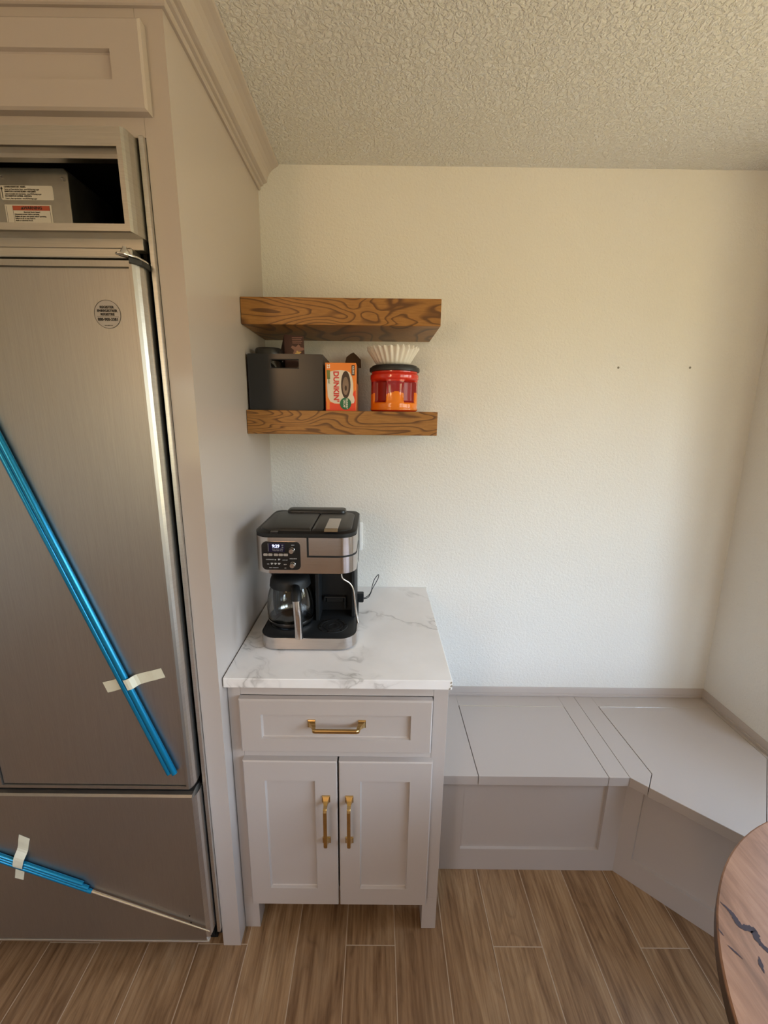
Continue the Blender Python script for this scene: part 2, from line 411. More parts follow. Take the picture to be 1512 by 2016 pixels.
# ================================================================== TALL CABINET ROUND THE REFRIGERATOR
YF = -.6301; XL = -.400
tall = thing('refrigerator_cabinet', 'tall taupe built-in cabinet surrounding the refrigerator, crown moulding at the ceiling', 'cabinet', (-.9, YF, 0))
mb = MB(); mb.box(-.4195, XL, YF, -.0005, .0005, 2.375); obj('side_panel', mb, M['cab'], tall)
mb = MB(); mb.box(-.4520, -.4195, YF, YF+.02, .0005, 2.375)
mb.box(-1.45, -.4525, YF, YF+.02, 2.106, 2.375, .0008); mb.box(-1.45, -1.388, YF, YF+.02, .0005, 2.1055, .0008)
obj('face_frame', mb, M['cab'], tall)
mb = MB(); mb.box(-1.45, -1.43, YF+.021, -.0005, .0005, 2.375); mb.box(-1.429, -.42, YF+.021, -.0005, 2.115, 2.133)
obj('carcass', mb, M['cab'], tall)
mb = MB(); mb.shaker(-.902, -.4350, 2.1385, 2.2800, YF, YF-.021, -.842, -.4935, 2.1855, 2.2320, .009, .004); obj('door', mb, M['cab'], tall)
mb = MB(); mb.shaker(-1.372, -.906, 2.1385, 2.2800, YF, YF-.021, -1.314, -.966, 2.1855, 2.2320, .009, .004); obj('door', mb, M['cab'], tall)
prof = [(.0002, 2.3065), (.0060, 2.3065), (.0085, 2.3085), (.0085, 2.3170), (.0150, 2.3190), (.0180, 2.3215), (.0180, 2.3245), (.0235, 2.3260),
        (.0290, 2.3285), (.0305, 2.3320), (.0315, 2.3380), (.0345, 2.3470), (.0400, 2.3560), (.0480, 2.3640), (.0580, 2.3705), (.0640, 2.3735), (.0680, 2.3760), (.0700, 2.3810), (.0002, 2.3810)]
mb = MB()
mb.loft([[(XL+a, -.0005, z) for a, z in prof], [(XL+a, YF-a, z) for a, z in prof], [(-1.46, YF-a, z) for a, z in prof]])
obj('crown_molding', mb, M['cab'], tall)

# ================================================================== REFRIGERATOR
YD = -.682; XS = -.4705
fr = thing('refrigerator', 'built-in stainless steel refrigerator with bottom freezer drawer and opened top grille', 'refrigerator', (-.92, -.35, 0))
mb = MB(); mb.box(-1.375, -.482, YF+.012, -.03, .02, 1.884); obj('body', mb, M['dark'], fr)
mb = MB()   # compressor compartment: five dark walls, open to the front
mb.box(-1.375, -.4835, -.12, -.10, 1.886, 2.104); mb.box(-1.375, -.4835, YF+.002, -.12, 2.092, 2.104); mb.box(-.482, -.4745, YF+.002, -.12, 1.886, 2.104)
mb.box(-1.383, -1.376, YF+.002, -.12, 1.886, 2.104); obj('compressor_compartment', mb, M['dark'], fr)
mb = MB(); mb.box(-.4622, -.4528, -.6415, -.60, .073, 2.1045, .0012); mb.box(-1.386, -1.377, -.6415, -.60, .073, 2.1045, .0012)
obj('side_trim', mb, M['steel_edge'], fr)
mb = MB(); mb.box(-.4740, -.4625, YF+.020, YF+.05, .02, 2.10); obj('gasket_and_gap_shade', mb, M['rubber'], fr)  # black strip added as the shade deep in the gap beside the door
def fridge_door(x0, x1):
    z0, z1 = .634, 1.8766
    R = lambda a, b, c, d, y: [(a, y, c), (b, y, c), (b, y, d), (a, y, d)]
    mb = MB(); mb.loft([R(x0+.003, x1-.001, z0+.004, z1-.004, YF+.001), R(x0+.001, x1+.0012, z0+.001, z1-.001, YF-.008), R(x0, x1+.0012, z0, z1, YD+.024), R(x0, x1-.0010, z0, z1, YD+.013), R(x0+.002, x1-.0045, z0, z1, YD+.006), R(x0+.005, x1-.0085, z0+.0008, z1-.0008, YD),
             R(x0+.018, x1-.0145, z0+.0085, z1-.0120, YD), R(x0+.0182, x1-.0148, z0+.009, z1-.0125, YD+.009), R(x0+.0200, x1-.0166, z0+.0108, z1-.0155, YD+.009), R(x0+.0202, x1-.0168, z0+.0110, z1-.0157, YD+.004)])
    o = obj('door', mb, M['steel'], fr)
    mb = MB(); mb.loft([[(x1+a, y, z) for a, y in ((-.0084, YD+.0004), (-.0044, YD+.0062), (-.0008, YD+.0132), (.0014, YD+.0242), (.0016, YF-.0165), (-.0040, YF-.0165), (-.0120, YD+.006))] for z in (z0+.003, z1-.003)])
    e = obj('edge_trim', mb, M['steel_edge'], o); e['label'] = 'bright polished door edge'
    mb = MB(); mb.box(x0+.01, x1-.009, YF+.0015, YF+.011, z0+.01, z1-.01); obj('gasket_and_gap_shade', mb, M['rubber'], o)
    return o
door = fridge_door(-.9812, XS); door_left = fridge_door(-1.375, -.9862)
# freezer drawer
pr = [(YF+.001, .105), (YD+.003, .105), (YD, .1075), (YD, .6080), (YD+.005, .6125), (YD+.014, .6150), (YD+.030, .6150), (YF+.001, .6080)]
mb = MB(); mb.prism(pr, -1.375, -.4745, 'X'); drw = obj('freezer_drawer', mb, M['steel'], fr)
mb = MB(); mb.box(-1.375, -.468, YD-.0015, YD+.012, .0975, .1045, .0015); obj('drawer_lip', mb, M['steel_edge'], drw)
mb = MB(); mb.loft([[(-.4663+a, y, z) for a, y in ((-.0081, YD+.0004), (-.0044, YD+.0062), (-.0008, YD+.0132), (.0010, YD+.0242), (.0010, YF-.0120), (-.0005, YF-.0030), (-.0081, YF-.0030))] for z in (.106, .6060)]); obj('edge_trim', mb, M['steel_edge'], drw)
for x, z in ((-.5165, .1988), (-.5145, .1735)):
    mb = MB(); mb.disc((x, YD-.0006, z), .0022, 'Y', .0008, 12); obj('mounting_hole', mb, M['dark'], drw)
mb = MB(); mb.box(-1.375, -.478, YF+.02, YF+.04, .0, .09); obj('kick_plate', mb, M['dark'], fr)
# fascia under the grille
mb = MB(); mb.box(-1.375, -.4700, -.6480, YF+.002, 1.9050, 1.9262, .001); mb.box(-1.375, -.4860, -.6640, YF+.002, 1.8850, 1.9045, .003); obj('fascia', mb, M['steel_rough'], fr)
# grille frame with its deep sides
R = lambda a, b, c, d, y: [(a, y, c), (b, y, c), (b, y, d), (a, y, d)]
mb = MB(); x0, x1, z0, z1 = -1.375, -.4675, 1.9250, 2.0975
mb.loft([R(x0, x1+.0022, z0, z1, YF+.001), R(x0, x1+.0016, z0, z1, YD+.030), R(x0, x1-.0004, z0, z1, YD+.016), R(x0, x1-.0034, z0, z1, YD+.006), R(x0+.001, x1-.0064, z0+.001, z1-.002, YD), R(x0+.02, x1-.0160, z0+.0135, z1-.0330+.0, YD),
         R(x0+.021, x1-.0170, z0+.0145, z1-.0345, YD+.004), R(x0+.021, x1-.0170, z0+.0145, z1-.0345, YF+.001)], cap=False)
obj('grille_frame', mb, M['steel_rough'], fr)
mb = MB(); mb.box(-1.35, -.4850, YF-.030, YF-.026, 2.0555, 2.0640); obj('grille_flange', mb, M['steel_rough'], fr)
# control box seen through the opening
mb = MB(); mb.prism([(-.86, 1.930), (-.6360, 1.930), (-.6330, 2.062), (-.6400, 2.0695), (-.86, 2.0695)], -.600, -.45, 'Y', .002); cb = obj('control_box', mb, M['galv'], fr)
for x, z in ((-.7730, 2.0560), (-.7660, 2.0500), (-.6440, 2.0500), (-.6400, 2.0465)):
    mb = MB(); mb.disc((x, -.6025, z), .0022, 'Y', .0024, 10); obj('screw', mb, M['chrome'], cb)
mb = MB(); mb.prism(rrect(-.7740, -.6665, 2.0110, 2.0368, .003), -.6007, -.6001, 'Y'); lb = obj('caution_label', mb, M['paper'], cb); lb['label'] = 'white label with lines of small black text'
tx = ['CALIFORNIA RESIDENTS ONLY - WARNING:', 'Cancer and Reproductive Harm - www.P65Warnings.ca.gov', 'RESIDENTS DE LA CALIFORNIE SEULEMENT - AVERTISSEMENT:',
      'Cancer et troubles de la reproduction - www.P65Warnings.ca.gov', 'SOLO RESIDENTES DE CALIFORNIA - ADVERTENCIA:', 'Cancer y dano reproductivo - www.P65Warnings.ca.gov']
wd = [.053, .082, .081, .091, .067, .076]
for i, (t, w) in enumerate(zip(tx, wd)):
    b = i % 2 == 0
    text('lettering', t, M['ink'], lb, (-.7655+.0, -.6009, 2.0342-i*.0041-(.0002 if i % 2 else 0)), .0040, align='LEFT', bold=.00010 if b else .00003, sx=w/(len(t)*.0040*(.66 if b else .53)))
mb = MB(); mb.prism([(-.7715, 2.0140), (-.7700, 2.0140), (-.7700, 2.0300), (-.7682, 2.0300), (-.7708, 2.0355), (-.7734, 2.0300), (-.7715, 2.0300)], -.6009, -.6007, 'Y'); obj('arrow_mark', mb, M['ink'], lb)
mb = MB(); mb.box(-.7700, -.6745, -.6007, -.6001, 1.962, 2.0025); lb = obj('warning_label', mb, M['paper'], cb); lb['label'] = 'white label with orange warning band'
mb = MB(); mb.box(-.7540, -.6785, -.6009, -.6007, 1.9920, 2.0008); obj('warning_band', mb, M['orange_red'], lb)
mb = MB(); mb.box(-.7675, -.7670, -.6009, -.6007, 1.9640, 2.0008); mb.box(-.7545, -.7540, -.6009, -.6007, 1.9640, 2.0008)
mb.box(-.6785, -.6780, -.6009, -.6007, 1.9640, 2.0008); mb.box(-.7545, -.6780, -.6009, -.6007, 1.9690, 1.9697); obj('label_border', mb, M['ink'], lb)
text('lettering', 'WARNING', M['ink'], lb, (-.7130, -.6011, 1.9964), .0075, bold=.0002, sx=1.05)
mb = MB(); mb.prism([(-.7375, 1.9938), (-.7315, 1.9938), (-.7345, 1.9993)], -.6011, -.6009, 'Y'); obj('alert_mark', mb, M['ink'], lb)
for t, z, a, x in (('Electrical Shock Hazard', 1.9890, 'CENTER', -.7160), ('Disconnect power before servicing.', 1.9852, 'LEFT', -.7520), ('Replace all parts and panels before operating.', 1.9813, 'LEFT', -.7520),
                   ('Failure to do so can result in', 1.9775, 'LEFT', -.7520), ('death or electrical shock.', 1.9738, 'LEFT', -.7520)):
    text('lettering', t, M['ink'], lb, (x, -.6010, z), .0036, align=a, bold=.00004, sx=.98)
# round registration sticker
SX, SZ = -.5395, 1.7795
mb = MB(); mb.disc((SX, YD+.0034, SZ), .0265, 'Y', .0006, 48); stk = obj('registration_sticker', mb, plain('sticker_silver', (.37, .35, .34, 1), .35, .6), door); stk['label'] = 'round silver sticker with dark printed lettering'
mb = MB(); k = 64; A_ = [(SX+.0265*math.cos(2*PI*i/k), YD+.0030, SZ+.0265*math.sin(2*PI*i/k)) for i in range(k)]; B_ = [(SX+.0258*math.cos(2*PI*i/k), YD+.0030, SZ+.0258*math.sin(2*PI*i/k)) for i in range(k)]
mb.loft([A_, B_], cap=False); mb.box(SX-.0215, SX+.0215, YD+.0030, YD+.0034, SZ-.0048, SZ-.0044); obj('sticker_ring', mb, M['ink'], stk)
for t, z, s, w in (('REGISTER', .0128, .0078, 1.0), ('ENREGISTRER', .0063, .0078, 1.0), ('REGISTRE', -.0002, .0078, 1.0), ('888-900-3381', -.0097, .0088, .98)):
    text('lettering', t, M['ink'], stk, (SX, YD+.0030, SZ+z), s*.82, bold=.00028, sx=w*1.02)
text('lettering', 'www.register.com', M['ink'], stk, (SX, YD+.0030, SZ-.0205), .0022)
# hinge bracket
mb = MB(); mb.prism([(-.4985, -.7000), (-.4900, -.7060), (-.4800, -.7020), (-.4660, -.680), (-.4635, -.655), (-.4640, -.632), (-.4780, -.632), (-.4800, -.668), (-.4940, -.690)], 1.8800, 1.8835, 'Z', .0008)
hg = obj('hinge', mb, M['chrome'], fr, smooth=40); hg['label'] = 'chrome hinge bracket with pivot cap'
mb = MB(); mb.lathe([(.0001, 0), (.0085, 0), (.0088, .002), (.0072, .007), (.0045, .010), (.0038, .014), (.0001, .0145)], (-.4855, -.6885, 1.8835), 20); obj('pivot_cap', mb, M['chrome'], hg, smooth=40)
mb = MB(); mb.prism([(-.4795, -.690), (-.4640, -.672), (-.4632, -.632), (-.4770, -.632), (-.4850, -.680)], 1.8700, 1.8795, 'Z', .001); obj('hinge_arm', mb, M['rubber'], hg)

# ================================================================== FILM-WRAPPED STRIPS AND TAPE
def strip(name, label, p0, p1, tubes, metal=None, grp=None):
    """a bundle of film covered rods lying flat on the stainless face; tubes: (offset, radius, start cut, end cut)"""
    A, B = Vector(p0), Vector(p1); L = (B-A).length; u = (B-A)/L; w = Vector((u.z, 0, -u.x))
    t = thing(name, label, 'trim strip', tuple(B))
    for off, r, c0, c1 in tubes:
        mb = MB(); a = A+u*c0+w*off; b = B-u*c1+w*off; mb.tube([a, a+(b-a)*.25, a+(b-a)*.5, a+(b-a)*.75, b], r, 14)
        obj('blue_film_sleeve', mb, M['blue'], t, smooth=60)
    if metal:
        off, r, s, e = metal; mb = MB(); mb.tube([A+u*s+w*off, A+u*(s+e)/2+w*off, A+u*e+w*off], [r, r*.92, r*.5], 14); obj('metal_rod', mb, M['chrome'], t, smooth=60)
    return t
yt = YD-.0045
strip('wrapped_trim_strip', 'long trim strip wrapped in blue film taped diagonally across refrigerator door', (-.8810, yt, 1.7700), (-.5150, yt, .6870),
      [(-.0062, .0072, 0, 0), (.0068, .0066, 0, .004)])
yt2 = YD-.0058
strip('wrapped_metal_rod', 'metal rod emerging from blue film sleeve taped on the freezer drawer', (-1.0700, yt2, .4350), (-.7740, yt2, .2990),
      [(-.0115, .0056, 0, .030), (-.0030, .0056, 0, .012), (.0055, .0058, 0, 0)], (.0045, .0036, .325, .6720))
def tape(label, quad, y, ridge_at, h, wd_=.085):
    """a strip of tape: flat on the steel, humped where it crosses the rods"""
    A, B, Cc, Dd = [Vector((x, 0, z)) for x, z in quad]; N = 24; t = bmesh.new(); rows = []
    for i in range(N+1):
        f = i/N; p = A.lerp(B, f); q = Dd.lerp(Cc, f); hump = h*math.exp(-((f-ridge_at)/wd_)**4)+.0004+.0007*math.sin(f*13)**2
        rows.append([t.verts.new((p.x, y-hump, p.z)), t.verts.new(((p.x+q.x)/2, y-hump-.0004*math.sin(f*9), (p.z+q.z)/2)), t.verts.new((q.x, y-hump, q.z))])
    for a, b in zip(rows, rows[1:]):
        for k in range(2): t.faces.new((a[k], a[k+1], b[k+1], b[k]))
    mb = MB(); mb.merge(t); o = obj('masking_tape', mb, M['tape'], at=(A.x, y, A.z)); tag(o, label, 'tape')
    md = o.modifiers.new('thickness', 'SOLIDIFY'); md.thickness = .0003; md.offset = 0
    return o
tape('strip of cream masking tape across the long blue strip on refrigerator door', [(-.6635, .9465), (-.5165, .9870), (-.5085, .9625), (-.6540, .9180)], YD+.0038, .45, .0165)
tape('strip of cream masking tape over the blue sleeve on freezer drawer', [(-.9480, .4830), (-.9865, .3330), (-.9640, .3265), (-.9215, .4690)], YD-.0003, .53, .0128, .17)

# ================================================================== SMALL BASE CABINET
YC = -.5816; X1 = .203; XA = -.3985
bc = thing('coffee_bar_cabinet', 'small taupe base cabinet on short legs with brass pulls, under the marble top', 'cabinet', ((XA+X1)/2, -.3, 0))
mb = MB(); mb.box(XA, XA+.034, YC, YC+.02, .125, .8860, .0008); mb.box(X1-.040, X1, YC, YC+.02, .125, .8860, .0008)
mb.box(XA+.0345, X1-.0405, YC, YC+.02, .8440, .8860, .0008); mb.box(XA+.0345, X1-.0405, YC, YC+.02, .6465, .6775, .0008); obj('face_frame', mb, M['cab'], bc)
mb = MB(); mb.box(XA, XA+.018, YC+.0205, -.002, .125, .8855); mb.box(X1-.018, X1, YC+.0205, -.002, .125, .8855); mb.box(XA+.0185, X1-.0185, YC+.0205, -.022, .125, .143)
mb.box(XA+.0185, X1-.0185, -.020, -.002, .125, .8855); obj('carcass', mb, M['cab'], bc)
for xa, xb, ya, yb in ((XA, XA+.046, YC, YC+.055), (X1-.045, X1, YC, YC+.055), (XA, XA+.046, -.075, -.004), (X1-.045, X1, -.075, -.004)):
    mb = MB(); mb.box(xa, xb, ya, yb, .0003, .1248, .0008); obj('leg', mb, M['cab'], bc)
mb = MB(); mb.shaker(-.3655, .1595, .6765, .8430, YC-.0002, YC-.020, -.3065, .1015, .7205, .7975, .009, .004); dr = obj('drawer', mb, M['cab'], bc)
mb = MB(); mb.shaker(-.3655, -.1010, .1240, .6470, YC-.0002, YC-.020, -.3060, -.1640, .1890, .5820, .009, .003); dl = obj('door', mb, M['cab'], bc)
mb = MB(); mb.shaker(-.0965, .1665, .1240, .6470, YC-.0002, YC-.020, -.0360, .1045, .1890, .5820, .009, .003); drr = obj('door', mb, M['cab'], bc)
mb = MB(); mb.box(-.1009, -.0966, YC-.0001, YC+.0100, .13, .645); obj('door_gap_shadow', mb, M['dark'], bc) if False else mb.bm.free()
def pull(parent, c, vertical, yface, length=.140):
    """brass bar pull: two square flared posts and a rounded bar"""
    h = length/2; mb = MB()
    def P(a, o, w):     # a along, o out, w across
        return (c[0]+w, yface-o, c[1]+a) if vertical else (c[0]+a, yface-o, c[1]+w)
    for s in (-1, 1):
        loops = []
        for k, (o, ca, hw, ha) in enumerate([(0, s*(h-.0100), .0115, .0105), (.0030, s*(h-.0100), .0115, .0105), (.0045, s*(h-.0108), .0092, .0088), (.0110, s*(h-.0140), .0062, .0058), (.0200, s*(h-.0185), .0050, .0046), (.0265, s*(h-.0195), .0048, .0044)]):
            loops.append([P(ca-ha, o, -hw), P(ca+ha, o, -hw), P(ca+ha, o, hw), P(ca-ha, o, hw)])
        mb.loft(loops)
    lo = []
    for a, o in [(-h+.0150, .0262), (-h+.0175, .0295), (-h+.0230, .0315), (h-.0230, .0315), (h-.0175, .0295), (h-.0150, .0262)]:
        lo.append([P(a, o-.0040, -.0050), P(a, o+.0022, -.0050), P(a, o+.0034, -.0030), P(a, o+.0034, .0030), P(a, o+.0022, .0050), P(a, o-.0040, .0050)])
    mb.loft(lo)
    o = obj('handle', mb, M['brass'], parent); o['label'] = 'brushed brass bar pull'; return o
pull(dr, (-.1010, .7650), False, YC-.0110, .158)
pull(dl, (-.1335, .4500), True, YC-.020, .166); pull(drr, (-.0670, .4500), True, YC-.020, .166)
# countertop
ct = MB(); ct.prism([(-.3972, -.6116), (.2045, -.6116), (.2055, -.6106), (.2055, -.0015), (-.3972, -.0015)], .8865, .9140, 'Z', .0016)
o = obj('countertop', ct, M['marble'], at=(-.096, -.3, .8865)); tag(o, 'white marble-look countertop with grey veins on the small base cabinet', 'countertop')
mb = MB()
for (a, b, c_) in ((.2020, .9085, .0030), (.2030, .8985, .0035), (.1990, .8905, .0030)):
    mb.prism([(a-c_, b-c_*.7), (a+c_*.4, b-c_), (a+c_, b+c_*.3), (a+c_*.2, b+c_)], -.6121, -.6114, 'Y')
ch = obj('chipped_corner', mb, plain('chip_core', (.30, .26, .20, 1), .8), o); ch['label'] = 'chipped laminate at the right front corner'

# ================================================================== FLOATING SHELVES
mb = MB(); mb.box(XL+.001, .1822, -.2694, -.0008, 1.8444, 1.9180, .0015); o = obj('floating_shelf', mb, M['shelf1'], at=(-.11, -.13, 1.88)); tag(o, 'upper thick oak floating shelf, empty, with strong wood grain', 'shelf')
mb = MB(); mb.box(XL+.001, .1850, -.2694, -.0008, 1.5300, 1.6015, .0015); o = obj('floating_shelf', mb, M['shelf2'], at=(-.11, -.13, 1.56)); tag(o, 'lower thick oak floating shelf holding bin and coffee supplies', 'shelf')

# ================================================================== THINGS ON THE LOWER SHELF
ZS = 1.6017
bn = thing('storage_bin', 'glossy charcoal plastic storage bin with handle slot, left on the lower shelf', 'bin', (-.28, -.15, ZS))
mb = MB(); bx0, bx1, by0, by1, bz1 = -.3935, -.1660, -.2490, -.0450, 1.7665
hx0, hx1, hz0, hz1 = -.3230, -.2395, 1.7270, 1.7495
# front wall with the slot: ring between outer outline and slot outline
def frontwall():
    o = rrect(bx0, bx1, ZS, bz1, .012, 5, (.6, .6, .5, .5)); i = rrect(hx0, hx1, hz0, hz1, .006, 5); n_ = len(o)
    L = lambda P, y: [(p[0], y, p[1]) for p in P]
    mb.loft([L(i, by0+.003), L(o, by0+.003), L(o, by0), L(i, by0), L(i, by0+.003)], cap=False)
frontwall()
mb.box(bx0, bx0+.003, by0+.0025, by1, ZS+.004, bz1, .001); mb.box(bx1-.003, bx1, by0+.0025, by1, ZS+.004, bz1, .001)
mb.box(bx0, bx1, by1-.003, by1, ZS+.004, bz1, .001); mb.box(bx0+.003, bx1-.003, by0+.003, by1-.003, ZS, ZS+.003)
obj('bin_shell', mb, M['blackbin'], bn)
mb = MB(); mb.tube([(hx0-.001, by0-.0006, hz0-.001), (hx1+.001, by0-.0006, hz0-.001), (hx1+.001, by0-.0006, hz1+.001), (hx0-.001, by0-.0006, hz1+.001), (hx0-.001, by0-.0006, hz0-.001)], .0014, 6); obj('slot_rim', mb, M['blackbin'], bn)
jar = thing('glass_jar', 'dark lidded glass jar standing in the left of the charcoal bin', 'jar', (-.3440, -.180, ZS+.0035))
jc = (-.3440, -.180, ZS+.0035)
mb = MB(); mb.lathe([(.0001, 0), (.036, 0), (.040, .004), (.040, .130), (.036, .142), (.035, .148), (.0001, .148)], jc, 40); obj('jar_body', mb, plain('dark_jar_glass', (.02, .018, .017, 1), .06, spec=.8), jar, smooth=40)
mb = MB(); mb.lathe([(.0001, .1482), (.040, .1482), (.0425, .152), (.0425, .180), (.0395, .1845), (.0001, .1845)], jc, 40); o = obj('lid', mb, plain('jar_lid', (.035, .033, .032, 1), .25, .3), jar, smooth=40)
mb = MB(); th = [math.radians(a) for a in range(245, 286, 4)]
mb.loft([[(jc[0]+.0403*math.cos(a), jc[1]+.0403*math.sin(a), jc[2]+z) for a in th] for z in (.070, .120)], closed=False, cap=False); o = obj('jar_label', mb, plain('jar_label_white', (.55, .55, .53, 1), .4), jar)
# red-brown coffee box leaning in the bin
rb = thing('coffee_box', 'dark red coffee box with gold splash leaning inside the charcoal bin', 'box', (-.262, -.14, ZS+.004))
M['maroon'] = plain('maroon_card', (.075, .020, .014, 1), .45, mottle=.35); M['goldink'] = plain('gold_print', (.75, .50, .16, 1), .4); M['pinkink'] = plain('faded_print', (.32, .16, .12, 1), .5)
mb = MB(); mb.loft([[(-.3000, -.150, ZS+.004), (-.2300, -.150, ZS+.004), (-.2560, -.080, ZS+.004), (-.3000, -.094, ZS+.004)], [(-.3010, -.150, 1.8380), (-.2385, -.150, 1.8340), (-.2560, -.095, 1.7990), (-.3210, -.108, 1.8010)]])
rbx = obj('carton', mb, M['maroon'], rb)
for i in range(4):
    mb = MB(); z = 1.8285-i*.0052; mb.box(-.2760+i*.0004, -.2430-(.003 if i % 2 else 0), -.1504, -.1501, z-.0011, z+.0011); obj('print_line', mb, M['pinkink'], rbx)
mb = MB(); P_ = []
for i in range(18):
    a = 2*PI*i/18; r = .0165*(1+.32*math.sin(a*5+1)+.16*math.sin(a*3)); P_.append((-.2590+r*math.cos(a), 1.7920+r*.9*math.sin(a)))
mb.prism(P_, -.1504, -.1501, 'Y'); obj('splash_print', mb, M['pinkink'], rbx)
mb = MB(); P_ = []
for i in range(14):
    a = 2*PI*i/14; r = .0085*(1+.45*math.sin(a*4)); P_.append((-.2570+r*math.cos(a), 1.7830+r*.6*math.sin(a)))
mb.prism(P_, -.1507, -.1504, 'Y'); obj('gold_print', mb, M['goldink'], rbx)
# coffee pod carton
YB = -.2390
pd = thing('coffee_pod_box', "orange and white coffee pod carton standing beside the charcoal bin", 'box', (-.113, -.17, ZS))
M['orange'] = plain('carton_orange', (.85, .235, .030, 1), .35); M['carton_red'] = plain('carton_red', (.80, .060, .020, 1), .35); M['cream'] = plain('carton_cream', (.74, .66, .56, 1), .4)
M['coffee'] = plain('print_coffee', (.045, .022, .014, 1), .4); M['foam'] = plain('print_foam', (.30, .20, .14, 1), .5, mottle=.4); M['green'] = plain('print_green', (.010, .140, .060, 1), .4)
M['letter_red'] = plain('letter_red', (.62, .045, .040, 1), .4); M['letter_white'] = plain('letter_white', (.85, .82, .76, 1), .4)
px0, px1, pz0, pz1 = -.1600, -.0660, ZS, 1.7440
mb = MB(); mb.box(px0, px1, YB, -.085, pz0, pz1, .0008); car = obj('carton', mb, M['orange'], pd)
def flat(name, poly, layer, mat, par=None):
    mb = MB(); mb.prism(poly, YB-.0002*layer-.0002, YB-.0002*layer, 'Y'); return obj(name, mb, mat, par or car)
def bp(u, v):  # carton front fractions -> x, z   (u right, v down)
    return (px0+(px1-px0)*u, pz1-(pz1-pz0)*v)
flat('print_red_band', [bp(.008, .80), bp(.20, .83), bp(.45, .86), bp(.70, .78), bp(.85, .66), bp(.95, .58), bp(.992, .56), bp(.992, .995), bp(.008, .995)], 0, M['carton_red'])
cup = [bp(.10, .19), bp(.25, .165), bp(.50, .150), bp(.70, .165), bp(.80, .20), bp(.87, .29), bp(.905, .42), bp(.91, .56), bp(.895, .66), bp(.93, .70), bp(.955, .77), bp(.93, .83), bp(.84, .845), bp(.60, .845), bp(.30, .845), bp(.15, .80), bp(.07, .70), bp(.05, .45), bp(.06, .25)]
flat('print_cup', cup, 1, M['cream'])
el = lambda cu, cv, ru, rv, n_=28: [bp(cu+ru*math.cos(2*PI*i/n_), cv+rv*math.sin(2*PI*i/n_)) for i in range(n_)]
flat('print_coffee', el(.665, .450, .155, .285), 2, M['coffee']); flat('print_foam', el(.660, .475, .100, .190), 3, M['foam']); flat('print_bubble', el(.665, .520, .035, .055), 4, M['coffee'])
flat('decaf_badge', el(.655, .845, .185, .128), 5, M['green']); flat('brand_patch', [bp(.855, .045), bp(.955, .045), bp(.955, .255), bp(.855, .255)], 2, M['coffee'])
flat('green_stripe', [bp(.045, .155), bp(.155, .155), bp(.155, .335), bp(.06, .335)], 3, plain('stripe_green', (.16, .20, .05, 1), .4))
flat('side_strip', [bp(.03, .79), bp(.13, .80), bp(.13, .97), bp(.03, .97)], 3, M['orange'])
RT = (PI/2, PI/2, 0)
def vt(s, u, v, size, mat, bold=0, layer=6, sx=1.0):
    x, z = bp(u, v); return text('lettering', s, mat, car, (x, YB-.0002*layer-.0003, z), size, rot=RT, bold=bold, sx=sx)
vt("DUNKIN'", .345, .490, .0225, M['letter_red'], .0009, 3, .98); vt('22', .100, .075, .0125, M['letter_white'], .0004, 3)
vt('KEURIG', .905, .150, .0075, M['letter_white'], .0001, 3, .92); vt("DUNKIN'\nDECAF", .655, .845, .0078, M['letter_white'], .0002, 6, .95); vt("Dunkin'", .12, .37, .0075, M['green'], .0001, 4, .8)
mb = MB(); mb.prism([(-.1080, 1.7445), (-.0700, 1.7445), (-.0560, 1.7460), (-.0575, 1.7720), (-.0700, 1.7850), (-.0820, 1.7950), (-.0920, 1.7910), (-.1060, 1.7800), (-.1100, 1.7650)], -.0860, -.0850, 'Y'); fl = obj('torn_flap', mb, M['brown_card'], pd); fl['label'] = 'torn open brown cardboard flap'
mb = MB(); mb.box(px1-.0002, px1+.0006, -.180, -.086, 1.69, 1.7440); obj('side_tear', mb, M['brown_card'], pd)
# red canister
cn = thing('coffee_canister', 'red and orange plastic coffee canister with black lid, right on the lower shelf', 'canister', (.0550, -.150, ZS))
M['canred'] = plain('canister_red', (.62, .030, .014, 1), .16, coat=.3); M['canor'] = plain('canister_orange', (.86, .22, .010, 1), .16, coat=.3); M['candk'] = plain('canister_grip_crimson', (.27, .012, .014, 1), .3)
M['canlab'] = plain('canister_label_crimson', (.33, .014, .020, 1), .14, coat=.4)
t = bmesh.new(); NT, NZ = 160, 56; CX, CY, CR, CH = .0550, -.150, .0765, .1240; g = []
def sm(a, b, x): x = max(0, min(1, (x-a)/(b-a))); return x*x*(3-2*x)
for j in range(NZ+1):
    z = CH*j/NZ; row = []
    for i in range(NT):
        a = 2*PI*i/NT; d = (a-1.5*PI+PI) % (2*PI)-PI; ad = abs(d)   # angle away from the front
        r = CR
        r -= .0040*(1-sm(.000, .004, z)) ; r += .0012*sm(.003, .005, z)*(1-sm(.010, .012, z))
        r += .0025*sm(.098, .103, z)*(1-sm(.113, .117, z)); r -= .002*sm(.115, .120, z)
        ga = sm(.36, .46, ad)*(1-sm(1.00, 1.10, ad)); gz = sm(.024, .034, z)*(1-sm(.090, .099, z)); r -= .014*ga*gz
        # centre label panel slightly pinched
        pc = (1-sm(.30, .38, ad))*sm(.022, .034, z)*(1-sm(.085, .097, z)); r -= .0035*pc*math.sin(PI*min(1, max(0, (z-.022)/.075)))
        row.append(t.verts.new((CX+r*math.cos(a), CY+r*math.sin(a), ZS+z)))
    g.append(row)
